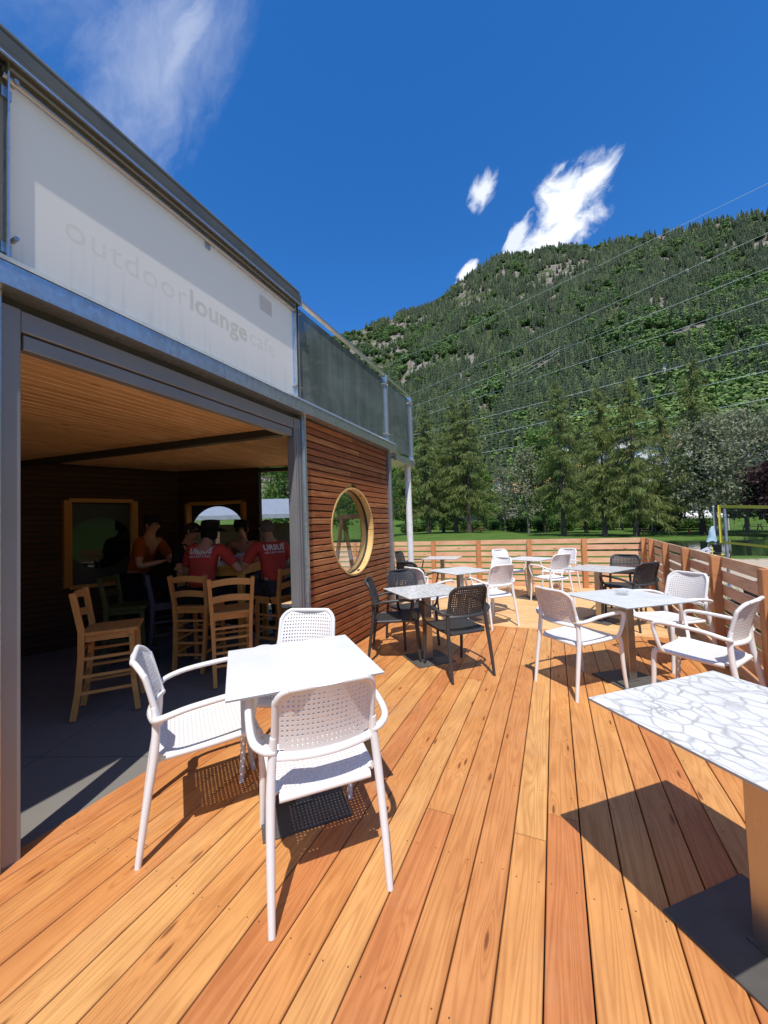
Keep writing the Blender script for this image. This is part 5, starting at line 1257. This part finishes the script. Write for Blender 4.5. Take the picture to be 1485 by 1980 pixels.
x, y = polar(14.6, 58); m = MB(); m.lathe([(.16, .031), (.15, .06), (.045, .62), (.03, .64), (0, .64)], 16); m.box(-.2, .2, -.2, .2, 0, .03); c = m.build('traffic_cone', plain('orange_plastic', (.75, .12, .06), .5), smooth=True, loc=(x, y, ground(x, y))); tag(c, 'small orange marker cone on the grass in front of the white canopy', 'cone')
# grey plank ramp at the pond edge, pedal karts by the fence
x, y = 7.05, 24.8; r = empty('launching_ramp', (x, y, ground(x, y)), -.9); r.scale = (.55, .55, .55); tag(r, 'grey weathered plank ramp tilted up at the pond edge', 'ramp')
m = MB(); M_GREYW = wood('grey_weathered_wood', [(0, (.34, .34, .34)), (1, (.42, .42, .41))], .3, .8, .25)
for k in range(6): plank(m, (-.62 + k * .21, -1.1, .25), 2.4, .20, .03, Vector((0, 1, .30)).normalized(), (1, 0, 0), Vector((0, -.30, 1)).normalized(), 900 + k)
m.build('planking', M_GREYW, r, attr=True)
for sx in (-.5, .5):
    for yy, zt_ in ((1.0, .84), (-1.0, .26)): m = MB(); m.bar((sx, yy, -.1), (sx, yy, zt_), .08, .08, up=(0, 1, 0)); m.build('support', M_TIMB, r)
def kart(x, y, rz, label):
    r = empty('pedal_kart', (x, y, ground(x, y)), rz); tag(r, label, 'pedal kart', 'yellow pedal karts outside the fence')
    m = MB(); m.tube([(-.25, -.6, .22), (-.22, .2, .2), (0, .75, .22), (.22, .2, .2), (.25, -.6, .22), (-.25, -.6, .22)], .03, 8); m.tube([(0, .3, .2), (0, .15, .62)], .02, 8); m.build('frame', M_YEL, r, smooth=True)
    for sx, sy, rd in ((-.42, -.55, .2), (.42, -.55, .2), (-.36, .62, .17), (.36, .62, .17)):
        m = MB(); Mw = Matrix.Translation((sx, sy, rd)) @ Matrix.Rotation(pi / 2, 4, 'Y'); m.lathe([(rd * .6, -.045), (rd * .95, -.05), (rd, -.02), (rd, .02), (rd * .95, .05), (rd * .6, .045)], 20, Mw); w = m.build('wheel', M_RUB, r, smooth=True); m = MB(); m.lathe([(0, -.03), (rd * .6, -.035), (rd * .6, .035), (0, .03)], 16, Mw); m.build('hub', M_YEL, w)
    m = MB(); m.box(-.19, .19, -.5, -.12, .26, .33, bev=.02); m.box(-.19, .19, -.56, -.48, .335, .72, bev=.02); m.build('seat', M_BLACK, r)
    m = MB(); n = 16; m.tube([(.15 * cos(2 * pi * i / n), .14 + .05 * sin(2 * pi * i / n), .62 + .14 * sin(2 * pi * i / n)) for i in range(n + 1)], .014, 6, cap=False); m.build('steering_wheel', M_BLACK, r, smooth=True)
kart(2.95, 9.6, .7, 'yellow and black pedal kart on the sand, farther from us behind the fence'); kart(3.35, 8.3, -.6, 'yellow and black pedal kart nearer to us behind the fence rails'); kart(7.25, 24.2, 2.6, 'yellow pedal kart parked beside the grey ramp at the pond edge')
# grey-roofed shelter seen through the glazed wall
x, y = -13.0, 12.4; r = empty('shelter', (x, y, ground(x, y)), .66); tag(r, 'open shelter with pale grey metal roof seen through the room windows', 'shelter')
m = MB(); m.add([(-3, -2.6, 2.75), (3, -2.6, 2.75), (3, 0, 3.55), (-3, 0, 3.55), (3, 2.6, 2.75), (-3, 2.6, 2.75)], [(0, 1, 2, 3), (3, 2, 4, 5)]); m.box(-3, 3, -2.62, -2.601, 2.60, 2.76); m.build('roof', plain('pale_metal_roof', (.42, .44, .46), .45, .5), r)
for sx in (-2.8, 0, 2.8):
    for sy in (-2.4, 2.4): m = MB(); m.box(sx - .07, sx + .07, sy - .07, sy + .07, -.1, 2.74); m.build('post', M_TIMB, r)
m = MB(); m.box(-2.9, 2.9, 2.3, 2.4, -.1, 2.5); m.build('rear_boarding', M_TIMB, r)
# dark trestle behind the round window
r = empty('trestle', (-3.62, 6.75, 0), -.35); tag(r, 'dark wooden A-frame trestle seen through the round window', 'trestle')
for sx in (-.42, .42):
    for s in (-1, 1): m = MB(); m.bar((sx, s * .34, 0), (sx, s * .03, 1.62), .05, .075, up=(1, 0, 0)); m.build('leg', M_TIMB, r)
for z, s in ((.45, -1), (.45, 1)): m = MB(); m.bar((-.47, s * (.34 - .31 * z / 1.62) - s * .045, z), (.47, s * (.34 - .31 * z / 1.62) - s * .045, z), .03, .07); m.build('brace', M_TIMB, r)
m = MB(); m.bar((-.55, 0, 1.67), (.55, 0, 1.67), .10, .09); m.build('ridge_bar', M_TIMB, r)
